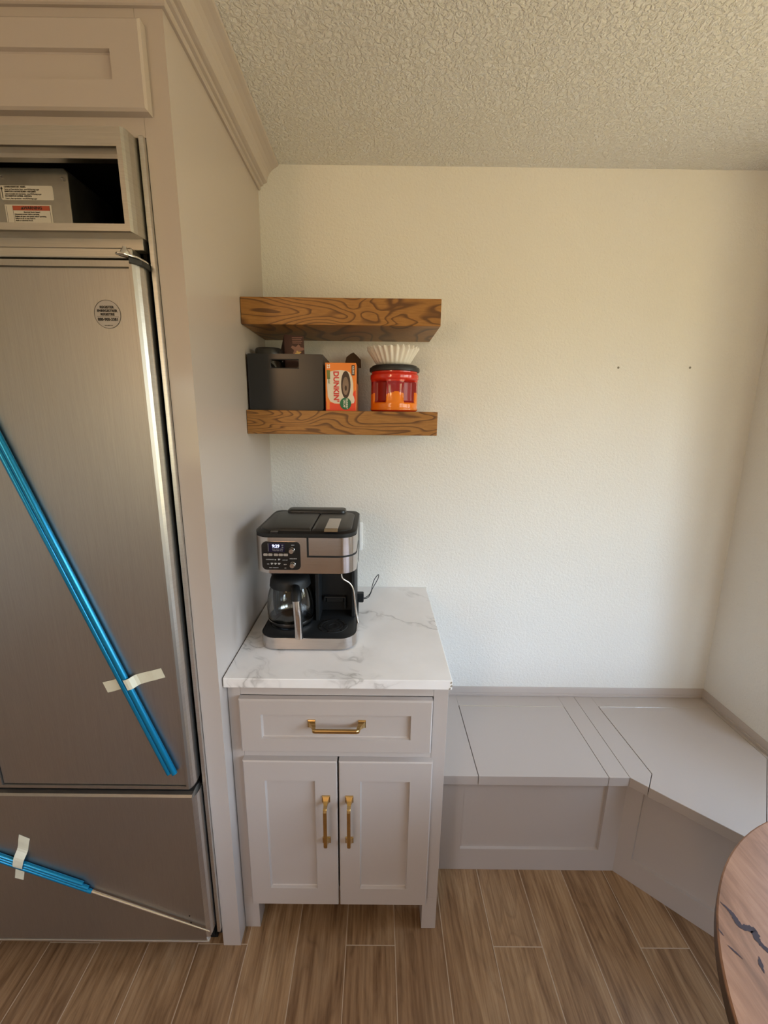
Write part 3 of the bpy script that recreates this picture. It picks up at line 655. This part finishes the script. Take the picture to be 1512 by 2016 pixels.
for j in range(NZ):
    for i in range(NT):
        k = (i+1) % NT; f = t.faces.new((g[j][i], g[j][k], g[j+1][k], g[j+1][i])); z = CH*(j+.5)/NZ; a = 2*PI*(i+.5)/NT
        d = (a-1.5*PI+PI) % (2*PI)-PI; ad = abs(d)
        ga = .42 < ad < 1.05 and .029 < z < .094
        wave = .058+.004*math.sin(d*7+1.1)
        f.material_index = 2 if ga else (0 if z > .093 or z < .004 else (3 if z > wave else 1))
t.faces.new(g[0][::-1]); t.faces.new(g[-1]); mb = MB(); mb.merge(t); obj('canister_body', mb, [M['canred'], M['canor'], M['candk'], M['canlab']], cn, smooth=50)
mb = MB(); mb.lathe([(.0001, .1241), (.0795, .1241), (.0812, .1255), (.0812, .1340), (.0790, .1375), (.0745, .1385), (.0730, .1425), (.0700, .1435), (.0001, .1435)], (CX, CY, ZS), 64); obj('lid', mb, plain('canister_lid_black', (.022, .022, .023, 1), .42), cn, smooth=35)
# fluted coffee filters
mb = MB(); FZ = ZS+.1440
for q in range(3):
    n_ = 26*8; loops = []
    for s_ in range(7):
        f = s_/6; R0 = .050+.0290*f**.85; z = FZ+.0006+q*.0016+.0545*f*(1-.10*f)
        loops.append([((.0490+(R0+.0058*f*math.cos(26*2*PI*k/n_+q*.25))*math.cos(2*PI*k/n_)), -.150+(R0+.0058*f*math.cos(26*2*PI*k/n_+q*.25))*math.sin(2*PI*k/n_), z+(.0022*f*math.sin(3*2*PI*k/n_+1+q*1.7)+.0012*f*math.cos(26*2*PI*k/n_))) for k in range(n_)])
    loops = [[(.0490+.001*math.cos(2*PI*k/n_), -.150+.001*math.sin(2*PI*k/n_), FZ+.0006+q*.0016) for k in range(n_)]]+loops
    mb.loft(loops, cap=False)
o = obj('coffee_filters', mb, M['filter'], at=(.0490, -.150, FZ), smooth=60); tag(o, 'white fluted paper coffee filters nested on the red canister lid', 'coffee filter')
md = o.modifiers.new('thickness', 'SOLIDIFY'); md.thickness = .0004

# ================================================================== COFFEE MAKER
cx0, cx1 = -.3390, -.0560; cyf = -.4750; cyb = -.2050; Z0 = .9143
cm = thing('coffee_maker', 'black and stainless dual coffee maker with glass carafe on the marble countertop', 'coffee maker', (-.1975, -.34, Z0))
def rl(x0, x1, y0, y1, r, z, c=(1, 1, 1, 1), n=8): return [(p[0], p[1], z) for p in rrect(x0, x1, y0, y1, r, n, c)]
CF = (1, 1, .45, .45)
mb = MB(); mb.loft([rl(cx0+.004, cx1-.004, cyf+.004, cyb, .048, Z0+.003, CF), rl(cx0+.001, cx1-.001, cyf+.001, cyb, .050, Z0+.006, CF), rl(cx0+.001, cx1-.001, cyf+.001, cyb, .050, Z0+.038, CF), rl(cx0+.006, cx1-.006, cyf+.006, cyb, .046, Z0+.0420, CF)]); obj('base', mb, M['cmblack'], cm, smooth=40)
for x, y in ((cx0+.03, cyf+.03), (cx1-.03, cyf+.03), (cx0+.03, cyb-.03), (cx1-.03, cyb-.03), (-.1975, cyf+.018)):
    mb = MB(); mb.disc((x, y, Z0-.0002), .010, 'Z', .0035, 16); obj('foot', mb, M['rubber'], cm)
def band(name, z0, z1, inset=0, x0=cx0, x1=cx1, frac=1.0, mat='cmsteel', t_=.0012):
    """polished band wrapped round the front and its two rounded corners"""
    pts = [p for p in rrect(x0-t_, x1+t_, cyf-t_, cyb-.06, .050, 10, (1, 1, .01, .01))]
    k = pts[:22]; k = [(k[0][0], cyb-.12)]+k+[(k[-1][0], cyb-.12)]
    inn = [p for p in rrect(x0+.0004, x1-.0004, cyf+.0004, cyb-.06, .0495, 10, (1, 1, .01, .01))][:22]; inn = [(inn[0][0], cyb-.12)]+inn+[(inn[-1][0], cyb-.12)]
    ring = k+inn[::-1]; mb = MB(); mb.loft([[(p[0], p[1], z0) for p in ring], [(p[0], p[1], z1) for p in ring]]); return mb
obj('base_band', band('b', Z0+.0045, Z0+.0395), M['cmsteel'], cm, smooth=40)
# rear column and side walls of the two bays
mb = MB(); mb.box(cx0+.012, cx1-.006, -.300, cyb, Z0+.0415, 1.160, .004); mb.box(-.186, -.174, -.372, -.2995, Z0+.0415, 1.150, .002)
mb.box(cx1-.020, cx1-.008, -.345, -.2995, Z0+.0415, 1.150, .003); mb.box(cx0+.012, cx0+.022, -.345, -.2995, Z0+.0415, 1.150, .003); obj('rear_column', mb, M['cmblack'], cm)
# head
mb = MB(); mb.loft([rl(cx0+.020, cx1-.020, cyf+.022, cyb, .045, 1.1440, CF), rl(cx0+.006, cx1-.006, cyf+.008, cyb, .048, 1.1500, CF), rl(cx0+.001, cx1-.001, cyf+.001, cyb, .050, 1.1540, CF), rl(cx0+.001, cx1-.001, cyf+.001, cyb, .050, 1.2600, CF),
                    rl(cx0-.001, cx1+.001, cyf-.002, cyb, .050, 1.2615, CF), rl(cx0-.001, cx1+.001, cyf-.002, cyb, .050, 1.2700, CF), rl(cx0+.006, cx1-.006, cyf+.006, cyb, .047, 1.2745, CF)])
obj('head', mb, M['cmblack'], cm, smooth=35)
obj('head_band', band('h', 1.1550, 1.2590), M['cmsteel'], cm, smooth=40)
# dark channel outlining the pod door on the band
mb = MB(); mb.box(-.1905, -.1850, cyf-.0024, cyf+.002, 1.2060, 1.2600, .0005)
pts = [p for p in rrect(cx0-.0022, cx1+.0022, cyf-.0022, cyb-.06, .0515, 10, (1, 1, .01, .01))][11:22]; pts = [(-.1905, cyf-.0022)]+pts+[(cx1+.0022, cyb-.12)]
inn = [(p[0]-.0015 if p[0] > -.1 else p[0], p[1]+.0015) for p in pts]; ring = pts+inn[::-1]
mb.loft([[(p[0], p[1], 1.2030) for p in ring], [(p[0], p[1], 1.2080) for p in ring]]); obj('pod_door_channel', mb, M['cmblack'], cm)
# side wings of the rear housing
for s_, xx in ((1, cx1-.0005), (-1, cx0+.0005)):
    mb = MB(); mb.prism([(-.330, 1.266), (cyb, 1.266), (cyb, 1.150), (-.290, 1.125), (-.330, 1.165)], xx, xx+s_*.0012, 'X'); obj('side_housing', mb, M['cmlid'], cm)
# lids
mb = MB(); mb.loft([rl(cx0+.012, -.1800, cyf+.012, -.235, .036, 1.2740, (1, .05, .05, 1.1)), rl(cx0+.014, -.1810, cyf+.014, -.236, .036, 1.2785, (1, .05, .05, 1.1)), rl(cx0+.026, -.186, cyf+.026, -.245, .030, 1.2805, (1, .05, .05, 1.1))]); obj('brew_lid', mb, M['cmlid'], cm, smooth=30)
mb = MB(); mb.loft([rl(-.1780, cx1-.012, cyf+.012, -.235, .036, 1.2740, (.05, 1, 1.1, .05)), rl(-.1770, cx1-.014, cyf+.014, -.236, .036, 1.2775, (.05, 1, 1.1, .05)), rl(-.170, cx1-.026, cyf+.026, -.245, .030, 1.2795, (.05, 1, 1.1, .05))]); obj('pod_lid', mb, M['cmlid'], cm, smooth=30)
mb = MB(); mb.loft([rl(-.1415, -.1045, -.4700, -.3500, .002, 1.2797), rl(-.1415, -.1045, -.4700, -.3500, .002, 1.2835), rl(-.1400, -.1060, -.4680, -.3520, .002, 1.2845)]); mb.prism([(-.4700, 1.2797), (-.4785, 1.2770), (-.4790, 1.2785), (-.4700, 1.2840)], -.1415, -.1045, 'X')
o = obj('latch', mb, M['cmsteel'], cm); o['label'] = 'steel lever on the pod lid'
mb = MB(); mb.loft([rl(-.2900, -.0980, -.262, cyb, .014, 1.2720), rl(-.2880, -.1000, -.260, cyb, .014, 1.2850), rl(-.284, -.104, -.256, cyb-.004, .012, 1.2870)]); obj('reservoir_lid', mb, M['cmlid'], cm, smooth=30)
mb = MB()
mb.box(-.289, -.268, cyf-.0035, cyf+.012, 1.2705, 1.2765, .001); obj('lid_notch', mb, M['cmgloss'], cm)
for i in range(3):
    mb = MB(); mb.box(-.246+i*.0045, -.2435+i*.0045, -.2660, -.2630, 1.2745, 1.2812); obj('vent_slot', mb, M['cmgloss'], cm)
# control panel
YP = cyf-.0028
mb = MB(); mb.prism(rrect(-.3155, -.2085, 1.1655, 1.2475, .013, 6), YP, cyf-.0005, 'Y', .0004); pn = obj('control_panel', mb, M['cmgloss'], cm); pn['label'] = 'glossy black panel with clock display and two knobs'
M['lcd'] = plain('clock_digits', (.5, .55, .8, 1), .4, emit=((.62, .68, 1.0, 1), 1.5)); M['ledtext'] = plain('panel_print', (.42, .42, .42, 1), .5); M['lcdbg'] = plain('display_glass', (.008, .008, .035, 1), .08)
def pf(u, v): return (-.3155+.107*u, 1.2475-.082*v)
def pbox(name, u0, u1, v0, v1, mat, d=.0003, r=0):
    a, b = pf(u0, v0), pf(u1, v1); mb = MB(); mb.prism(rrect(a[0], b[0], b[1], a[1], max(r, .0002), 4), YP-d, YP, 'Y'); return obj(name, mb, mat, pn)
pbox('display', .185, .60, .055, .36, M['lcdbg'], .0002)
x_, z_ = pf(.355, .155); text('clock_digits', '9:29', M['lcd'], pn, (x_+.002, YP-.0004, z_), .0125, bold=.0003, sx=.95)
x_, z_ = pf(.545, .120); text('lettering', 'AM', M['ledtext'], pn, (x_, YP-.0003, z_), .0034, bold=.0001)
x_, z_ = pf(.545, .190); text('lettering', 'PM', M['ledtext'], pn, (x_, YP-.0003, z_), .0034, bold=.0001)
x_, z_ = pf(.42, .255); text('lettering', 'BOLD  AUTO  CLEAN', M['ledtext'], pn, (x_, YP-.0004, z_), .0031, bold=.00005)
x_, z_ = pf(.42, .315); text('lettering', 'WARM TEMP  HI  LO', M['ledtext'], pn, (x_, YP-.0004, z_), .0031, bold=.00005)
pbox('display_line', .172, .178, .06, .34, M['ledtext'])
for u0, u1 in ((.045, .155), (.170, .280), (.315, .425), (.440, .550), (.565, .680)):
    pbox('button', u0, u1, .415, .495, plain('silver_button', (.50, .48, .46, 1), .3, .7), .0012, .0018)
for u, v, s_, t_ in ((.205, .630, .0036, 'COFFEEMAKER'), (.60, .645, .0033, 'AUTO OFF'), (.155, .790, .0036, 'SIZE'), (.60, .805, .0033, 'BREW'), (.30, .920, .0034, 'BREW  STRENGTH'), (.60, .930, .0034, 'ON'), (.815, .592, .0036, 'SINGLE SERVE'), (.815, .115, .0034, 'BREW')):
    x_, z_ = pf(u, v); text('lettering', t_, M['ledtext'], pn, (x_, YP-.0003, z_), s_, bold=.00006, sx=.9)
def cup_icon(u, v, s_=.0030):
    x, z = pf(u, v); mb = MB(); mb.prism([(x-s_, z+s_*.8), (x+s_*.9, z+s_*.8), (x+s_*.7, z-s_*.6), (x+s_*.3, z-s_), (x-s_*.4, z-s_), (x-s_*.8, z-s_*.5)], YP-.0003, YP, 'Y'); mb.box(x+s_*.9, x+s_*1.5, YP-.0003, YP, z-s_*.1, z+s_*.6); obj('cup_icon', mb, M['ledtext'], pn)
for u, v, k_ in ((.345, .635, .0018), (.440, .625, .0026), (.250, .775, .0028), (.345, .775, .0028), (.440, .775, .0028)): cup_icon(u, v, k_)
for u, v in ((.790, .285), (.800, .795)):
    x, z = pf(u, v); mb = MB(); mb.loft([[(x+r*math.cos(2*PI*k/28), y, z+r*math.sin(2*PI*k/28)) for k in range(28)] for r, y in ((.0088, YP), (.0084, YP-.003), (.0074, YP-.004), (.0071, YP-.0125), (.0062, YP-.0140))]); obj('knob', mb, M['cmsteel'], pn, smooth=40)
# steam wand: slim bright tube from the head down the right side
mb = MB(); mb.tube(spline([(-.0990, -.440, 1.1480), (-.0960, -.430, 1.1230), (-.0760, -.422, 1.1050), (-.0655, -.420, 1.0850), (-.0620, -.420, 1.0600), (-.0565, -.420, 1.0110), (-.0505, -.420, .9760)], 6), [.0022]*18+[.0022+.0010*min(1, i/10) for i in range(19)], 12); obj('wand', mb, M['chrome'], cm, smooth=60)
# pod bay: bracket, drip tray
mb = MB(); mb.box(-.1660, -.0960, -.318, -.2995, 1.0080, 1.0125, .001); mb.box(-.1600, -.1020, -.309, -.2995, .9890, 1.0080, .003); mb.box(-.1660, -.1620, -.318, -.2995, .9960, 1.0080); mb.box(-.1000, -.0960, -.318, -.2995, .9700, 1.0080); obj('pod_bracket', mb, M['cmlid'], cm)
tc_ = (-.1280, -.4050, Z0+.0420)
mb = MB(); mb.lathe([(.0001, 0), (.0440, 0), (.0440, .0016), (.0425, .0022), (.0345, .0022), (.0345, .0010), (.0300, .0010), (.0300, .0022), (.0235, .0022), (.0235, .0010), (.0200, .0010), (.0200, .0022), (.0110, .0022), (.0110, .0006), (.0001, .0006)], tc_, 48); obj('drip_tray', mb, M['cmlid'], cm, smooth=30)
for k in range(6):
    mb = MB(); a = k*PI/3+.2; p = Vector((math.cos(a), math.sin(a), 0)); q = Vector((-p.y, p.x, 0)); b0 = Vector(tc_)+p*.036+Vector((0, 0, .0023))
    mb.face([b0-q*.004, b0+p*.007-q*.002, b0+p*.007+q*.002, b0+q*.004]); obj('tray_slot', mb, M['dark'], cm)
mb = MB(); mb.lathe([(.0001, 0), (.018, 0), (.022, -.004), (.022, -.012), (.0001, -.012)], (-.128, -.400, 1.1450), 28); obj('pod_spout', mb, M['cmblack'], cm, smooth=40)
mb = MB(); mb.lathe([(.0001, 0), (.060, 0), (.066, .001), (.066, .0035), (.0001, .0035)], (-.262, -.372, Z0+.0410), 48); obj('warming_plate', mb, M['cmgloss'], cm, smooth=40)
# power cord and plug beside the maker
mb = MB(); mb.prism(rrect(-.0800, -.0405, .9440, .9770, .004, 4), -.212, -.190, 'Y', .0015); obj('cord_plug', mb, M['cmblack'], cm)
mb = MB(); mb.tube(spline([(-.0420, -.200, .9560), (-.0320, -.196, .9575), (-.0200, -.190, .9660), (-.0130, -.185, .9800), (-.0100, -.178, .9960), (-.0030, -.165, 1.0130), (.0080, -.150, 1.0230), (.0125, -.142, 1.0210), (.0105, -.148, 1.0110), (.0010, -.160, .9960), (-.0100, -.172, .9800), (-.0170, -.182, .9640), (-.0260, -.192, .9540), (-.0420, -.200, .9520)], 6), .0014, 10); obj('power_cord', mb, M['cmblack'], cm, smooth=60)
mb = MB(); mb.tube(spline([(-.070, -.200, .9480), (-.075, -.196, .935), (-.090, -.190, .9190), (-.120, -.180, .9178), (-.150, -.190, .9178)], 6), .0024, 10); obj('power_cord', mb, M['cmblack'], cm, smooth=60)
# carafe: lifts off, so a thing of its own
cc = (-.2620, -.372, Z0+.0446)
cf = thing('carafe', 'empty glass carafe with black and steel handle standing in the coffee maker', 'carafe', cc)
outer = [(.0560, 0), (.0625, .003), (.0670, .012), (.0715, .030), (.0725, .052), (.0705, .078), (.0650, .104), (.0570, .126), (.0520, .136)]
inner = [(r-.0022, z+.0015) for r, z in outer[::-1]]
mb = MB(); mb.lathe([(.0001, 0)]+outer+[(.0500, .1360)]+[(max(r, .001), z) for r, z in inner[1:]]+[(.0001, .0018)], cc, 56, cap=False); obj('glass_body', mb, M['glass'], cf, smooth=50)
mb = MB(); mb.lathe([(.0640, .0060), (.0688, .0120), (.0700, .0195), (.0706, .0195), (.0698, .0120), (.0650, .0055), (.0640, .0060)], cc, 56, cap=False); obj('steel_ring', mb, M['cmsteel'], cf, smooth=50)
mb = MB(); mb.lathe([(.0001, .1300), (.0490, .1300), (.0490, .1370), (.0570, .1330), (.0610, .1220), (.0625, .1220), (.0600, .1400), (.0560, .1500), (.0470, .1580), (.0001, .1600)], cc, 48); obj('lid', mb, M['cmblack'], cf, smooth=40)
hp = [(-.2330, -.4320, 1.0930), (-.2290, -.4560, 1.0990), (-.2235, -.4800, 1.0960), (-.2205, -.4920, 1.0800), (-.2180, -.4960, 1.0500), (-.2160, -.4980, 1.0100), (-.2150, -.4980, .9680)]
def sweep(path, hw, ht, off=0):
    loops = []
    sp_ = spline(path, 6)
    for i, p in enumerate(sp_):
        t_ = (sp_[min(i+1, len(sp_)-1)]-sp_[max(i-1, 0)]).normalized(); w = Vector((.93, -.36, 0)); w = (w-t_*w.dot(t_)).normalized(); o_ = t_.cross(w)
        if o_.y > 0 and abs(t_.z) > .3: o_ = -o_
        c0 = p+o_*off; loops.append([c0+w*math.cos(2*PI*k/14)*hw*1.0+o_*math.sin(2*PI*k/14)*ht for k in range(14)])
    return loops
mb = MB(); mb.loft(sweep(hp, .0118, .0095)); hd = obj('handle', mb, M['cmblack'], cf, smooth=50)
mb = MB(); mb.loft(sweep(hp[3:], .0112, .0080, .0035)); o = obj('handle_plate', mb, M['cmsteel'], hd, smooth=50); o['label'] = 'steel strip down the handle'
mb = MB(); mb.box(-.2480, -.2180, -.4430, -.4200, 1.0500, 1.0850, .006); obj('handle_clamp', mb, M['cmblack'], cf)

# wall outlet behind the maker
ot = thing('wall_outlet', 'white wall outlet plate half hidden behind the coffee maker', 'outlet', (-.095, 0, 1.128))
mb = MB(); mb.box(-.1290, -.0535, -.0085, -.0004, 1.0705, 1.1850, .0018); obj('cover_plate', mb, M['white'], ot)
for z in (1.108, 1.147):
    mb = MB(); mb.prism(rrect(-.1130, -.0780, z-.014, z+.014, .010, 6), -.0080, -.0062, 'Y'); obj('socket', mb, M['white'], ot)
# wall plug holes
for x, z, lb_ in ((.8635, 1.7661, 'small screw plug hole in the bare wall, nearer the shelves'), (1.1205, 1.7690, 'small screw plug hole in the bare wall, nearer the right corner')):
    mb = MB(); mb.lathe([(.0001, 0), (.0036, 0), (.0040, .0008), (.0024, .0012), (.0022, .0006), (.0001, .0006)], (0, 0, 0), 16)
    for v in mb.bm.verts: v.co = Vector((x+v.co.x, -.0003-v.co.z, z+v.co.y))
    o = obj('wall_anchor', mb, M['holeink'], at=(x, -.0003, z)); tag(o, lb_, 'wall anchor', 'anchors left in the back wall')

# ================================================================== STORAGE BENCH
ZB = .4237; ZL = .3885; YL = -.4226; G = .0020
bh = thing('storage_bench', 'taupe built-in corner storage bench with lift-up lids along the wall', 'bench', (.75, -.25, 0))
K = Vector((1, -.92, 0)).normalized(); NN = Vector((.92, 1, 0)).normalized()   # along the diagonal front / pointing to the wall
c0 = Vector((.8550, YL, 0)); xB = .8560
def dp(s, d=0): p = c0+K*s+NN*d; return (p.x, p.y)
XRB = xr(.43)-.0012
mb = MB()
lx0, lx1, ly = .3520, .7850, -.0780
for poly in ([(.2045, -.001), (.2045, YL), (lx0-G, YL), (lx0-G, -.001)], [(lx0-G, -.001), (lx0-G, ly+G), (lx1+G, ly+G), (lx1+G, -.001)], [(lx1+G, -.001), (lx1+G, YL), (xB-.0006, YL), (xB-.0006, -.001)]):
    mb.prism(poly, ZL, ZB, 'Z', .0012)
obj('bench_top', mb, M['bench'], bh)
mb = MB(); l2a = (.9320, -.0745); l2b = (.9400, -.4060); l2c = dp(.0560); l2x = 1.3900; l2n = (1.3900, -.3370)
e = K*G*1.0
fx = Vector((l2n[0], l2n[1], 0)); sfar = (fx-c0).dot(K); l2d = dp(sfar)
sh = lambda p, v: (p[0]+v.x, p[1]+v.y)
for poly in ([(xB+.0006, -.001), (xB+.0006, YL), sh(l2c, -e), sh(l2b, -Vector((G, 0, 0))), (l2a[0]-G, l2a[1]), (l2a[0]-G, -.001)],
             [(l2a[0]-G, -.001), (l2a[0]-G, l2a[1]+G), (l2x+G, l2a[1]+G), (l2x+G, -.001)],
             [(l2x+G, -.001), (l2x+G, l2n[1]-.0), (XRB, -.337), (XRB, -.001)]):
    mb.prism(poly, ZL, ZB, 'Z', .0012)
wl = dp(sfar+.0016, .463)
mb.prism([dp(sfar+.0016), (wl[0]-.004, wl[1]-.004), dp(sfar+.52, .463), dp(sfar+.52)], ZL, ZB, 'Z', .0012)
obj('bench_top', mb, M['bench'], bh)
mb = MB(); mb.prism([(lx0, ly), (lx0, YL-.0006), (lx1, YL-.0006), (lx1, ly)], ZL, ZB+.0006, 'Z', .0014); ld = obj('lid', mb, M['bench'], bh)
mb = MB(); mb.tube([(lx0+.003, ly+.0012, ZB-.0002), (lx1-.003, ly+.0012, ZB-.0002)], .0017, 8); obj('hinge', mb, M['chrome'], ld)
mb = MB(); mb.prism([l2a, l2b, sh(l2c, -NN*.0006), sh(l2d, -NN*.0006), l2n, (l2x, l2a[1])], ZL, ZB+.0006, 'Z', .0014); ld = obj('lid', mb, M['bench'], bh)
mb = MB(); mb.tube([(l2a[0]+.003, l2a[1]+.0012, ZB-.0002), (l2x-.003, l2a[1]+.0012, ZB-.0002)], .0015, 8); obj('hinge', mb, M['chrome'], ld)
# fronts with recessed panels (straight part, then the diagonal)
YH = -.4026; XH = .8660
def front(x0, x1, rx0, rx1, rz0, rz1, z0=.0005, z1=ZL-.0003, yb=YH+.018, yf=YH, cols=1):
    mb = MB(); R_ = lambda a, b, c, d, y: [(a, y, c), (b, y, c), (b, y, d), (a, y, d)]
    mb.loft([R_(x0, x1, z0, z1, yb), R_(x0, x1, z0, z1, yf), R_(rx0, rx1, rz0, rz1, yf), R_(rx0+.002, rx1-.002, rz0+.002, rz1-.002, yf+.009)]); return mb
mb = front(.2045, XH, .3110, .8030, .0930, .3780); obj('front_panel', mb, M['bench'], bh)
mb = front(0, .95, .0480, .4200, .0900, .3780); ang = math.atan2(K.y, K.x); rot = Matrix.Rotation(ang, 4, 'Z')
for v in mb.bm.verts: v.co = rot @ Vector((v.co.x, v.co.y-YH, v.co.z)) + Vector((XH, YH, 0))
obj('front_panel', mb, M['bench'], bh)
# bench trims against the walls
def trimprof(o, z): return [(o*0+.0004, ZB+.0008), (.0125, ZB+.0008), (.0125, ZB+.0090), (.0085, ZB+.0105), (.0085, ZB+.0160), (.0065, ZB+.0240), (.0045, ZB+.0320), (.0025, ZB+.0370), (.0004, ZB+.0375)]
tp = trimprof(0, 0)
mb = MB(); mb.loft([[(.2045, -a, z) for a, z in tp], [(xr(.45)-a-.0004, -a, z) for a, z in tp]]); struct('trim_1', mb, M['bench'])
mb = MB(); mb.loft([[(xr(z)-a-.0004, -a, z) for a, z in tp], [(xr(z)-a-.0004, -.335, z) for a, z in tp]]); struct('trim_2', mb, M['bench'])

# ================================================================== ROUND TABLE
TC = (1.0347, -1.3596); TR = .5457; TZ = .7400
tb = thing('round_table', 'round pinkish-brown wooden table at the right edge, dark crack in its top', 'table', (TC[0], TC[1], 0))
mb = MB(); mb.lathe([(.0001, -.0002), (TR-.0030, -.0002), (TR-.0006, -.0016), (TR, -.004)], (TC[0], TC[1], TZ), 128, cap=False); tt = obj('table_top', mb, M['table'], tb)
mb = MB(); mb.lathe([(TR, -.004), (TR-.001, -.030), (TR-.006, -.036), (TR-.02, -.0365), (.0001, -.0365)], (TC[0], TC[1], TZ), 128, cap=False); o = obj('table_edge', mb, M['tableedge'], tb, smooth=40); o['label'] = 'dark bark-brown table edge'
def crack(pts, widths):
    mb = MB(); L = spline([(x, y, TZ+.0001) for x, y in pts], 7); n_ = len(L); a_, b_ = [], []
    for i, p in enumerate(L):
        t_ = (L[min(i+1, n_-1)]-L[max(i-1, 0)]).normalized(); q = Vector((-t_.y, t_.x, 0)); f = i/(n_-1)*(len(widths)-1); k = int(min(f, len(widths)-2)); w = widths[k]+(widths[k+1]-widths[k])*(f-k)
        a_.append(p+q*(w*(.8+.5*random.random()))); b_.append(p-q*(w*(.8+.5*random.random())))
    for i in range(n_-1): mb.face([a_[i], a_[i+1], b_[i+1], b_[i]])
    o = obj('crack_inlay', mb, M['crack'], tt); return o
crack([(.6299, -1.0006), (.6350, -1.0130), (.6359, -1.0214), (.6351, -1.0370), (.6440, -1.0405), (.6530, -1.0440), (.6480, -1.0560), (.6500, -1.0680), (.6580, -1.0780), (.6750, -1.0900)], [.0006, .0022, .0035, .0040, .0045, .0055, .0050, .0035, .0040, .0060, .002])
crack([(.5937, -1.0407), (.5950, -1.0515)], [.0004, .0014, .0004]); crack([(.5914, -1.0643), (.5955, -1.0720), (.6011, -1.0827)], [.0004, .0013, .0014, .0004]); crack([(.630, -1.0790), (.6240, -1.0890), (.6200, -1.1000)], [.0006, .003, .0006])
mb = MB(); mb.lathe([(.0001, .703), (.16, .703), (.16, .685), (.055, .66), (.045, .60), (.045, .12), (.07, .06), (.0001, .06)], (TC[0], TC[1], 0), 32); obj('pedestal', mb, M['tableedge'], tb, smooth=40)
for k in range(4):
    a = PI/4+k*PI/2; p = Vector((math.cos(a), math.sin(a), 0)); mb = MB(); mb.tube([Vector((TC[0], TC[1], .09)), Vector((TC[0], TC[1], .075))+p*.15, Vector((TC[0], TC[1], .030))+p*.30, Vector((TC[0], TC[1], .0285))+p*.36], [.034, .032, .027, .026], 10); obj('leg', mb, M['tableedge'], tb, smooth=60)
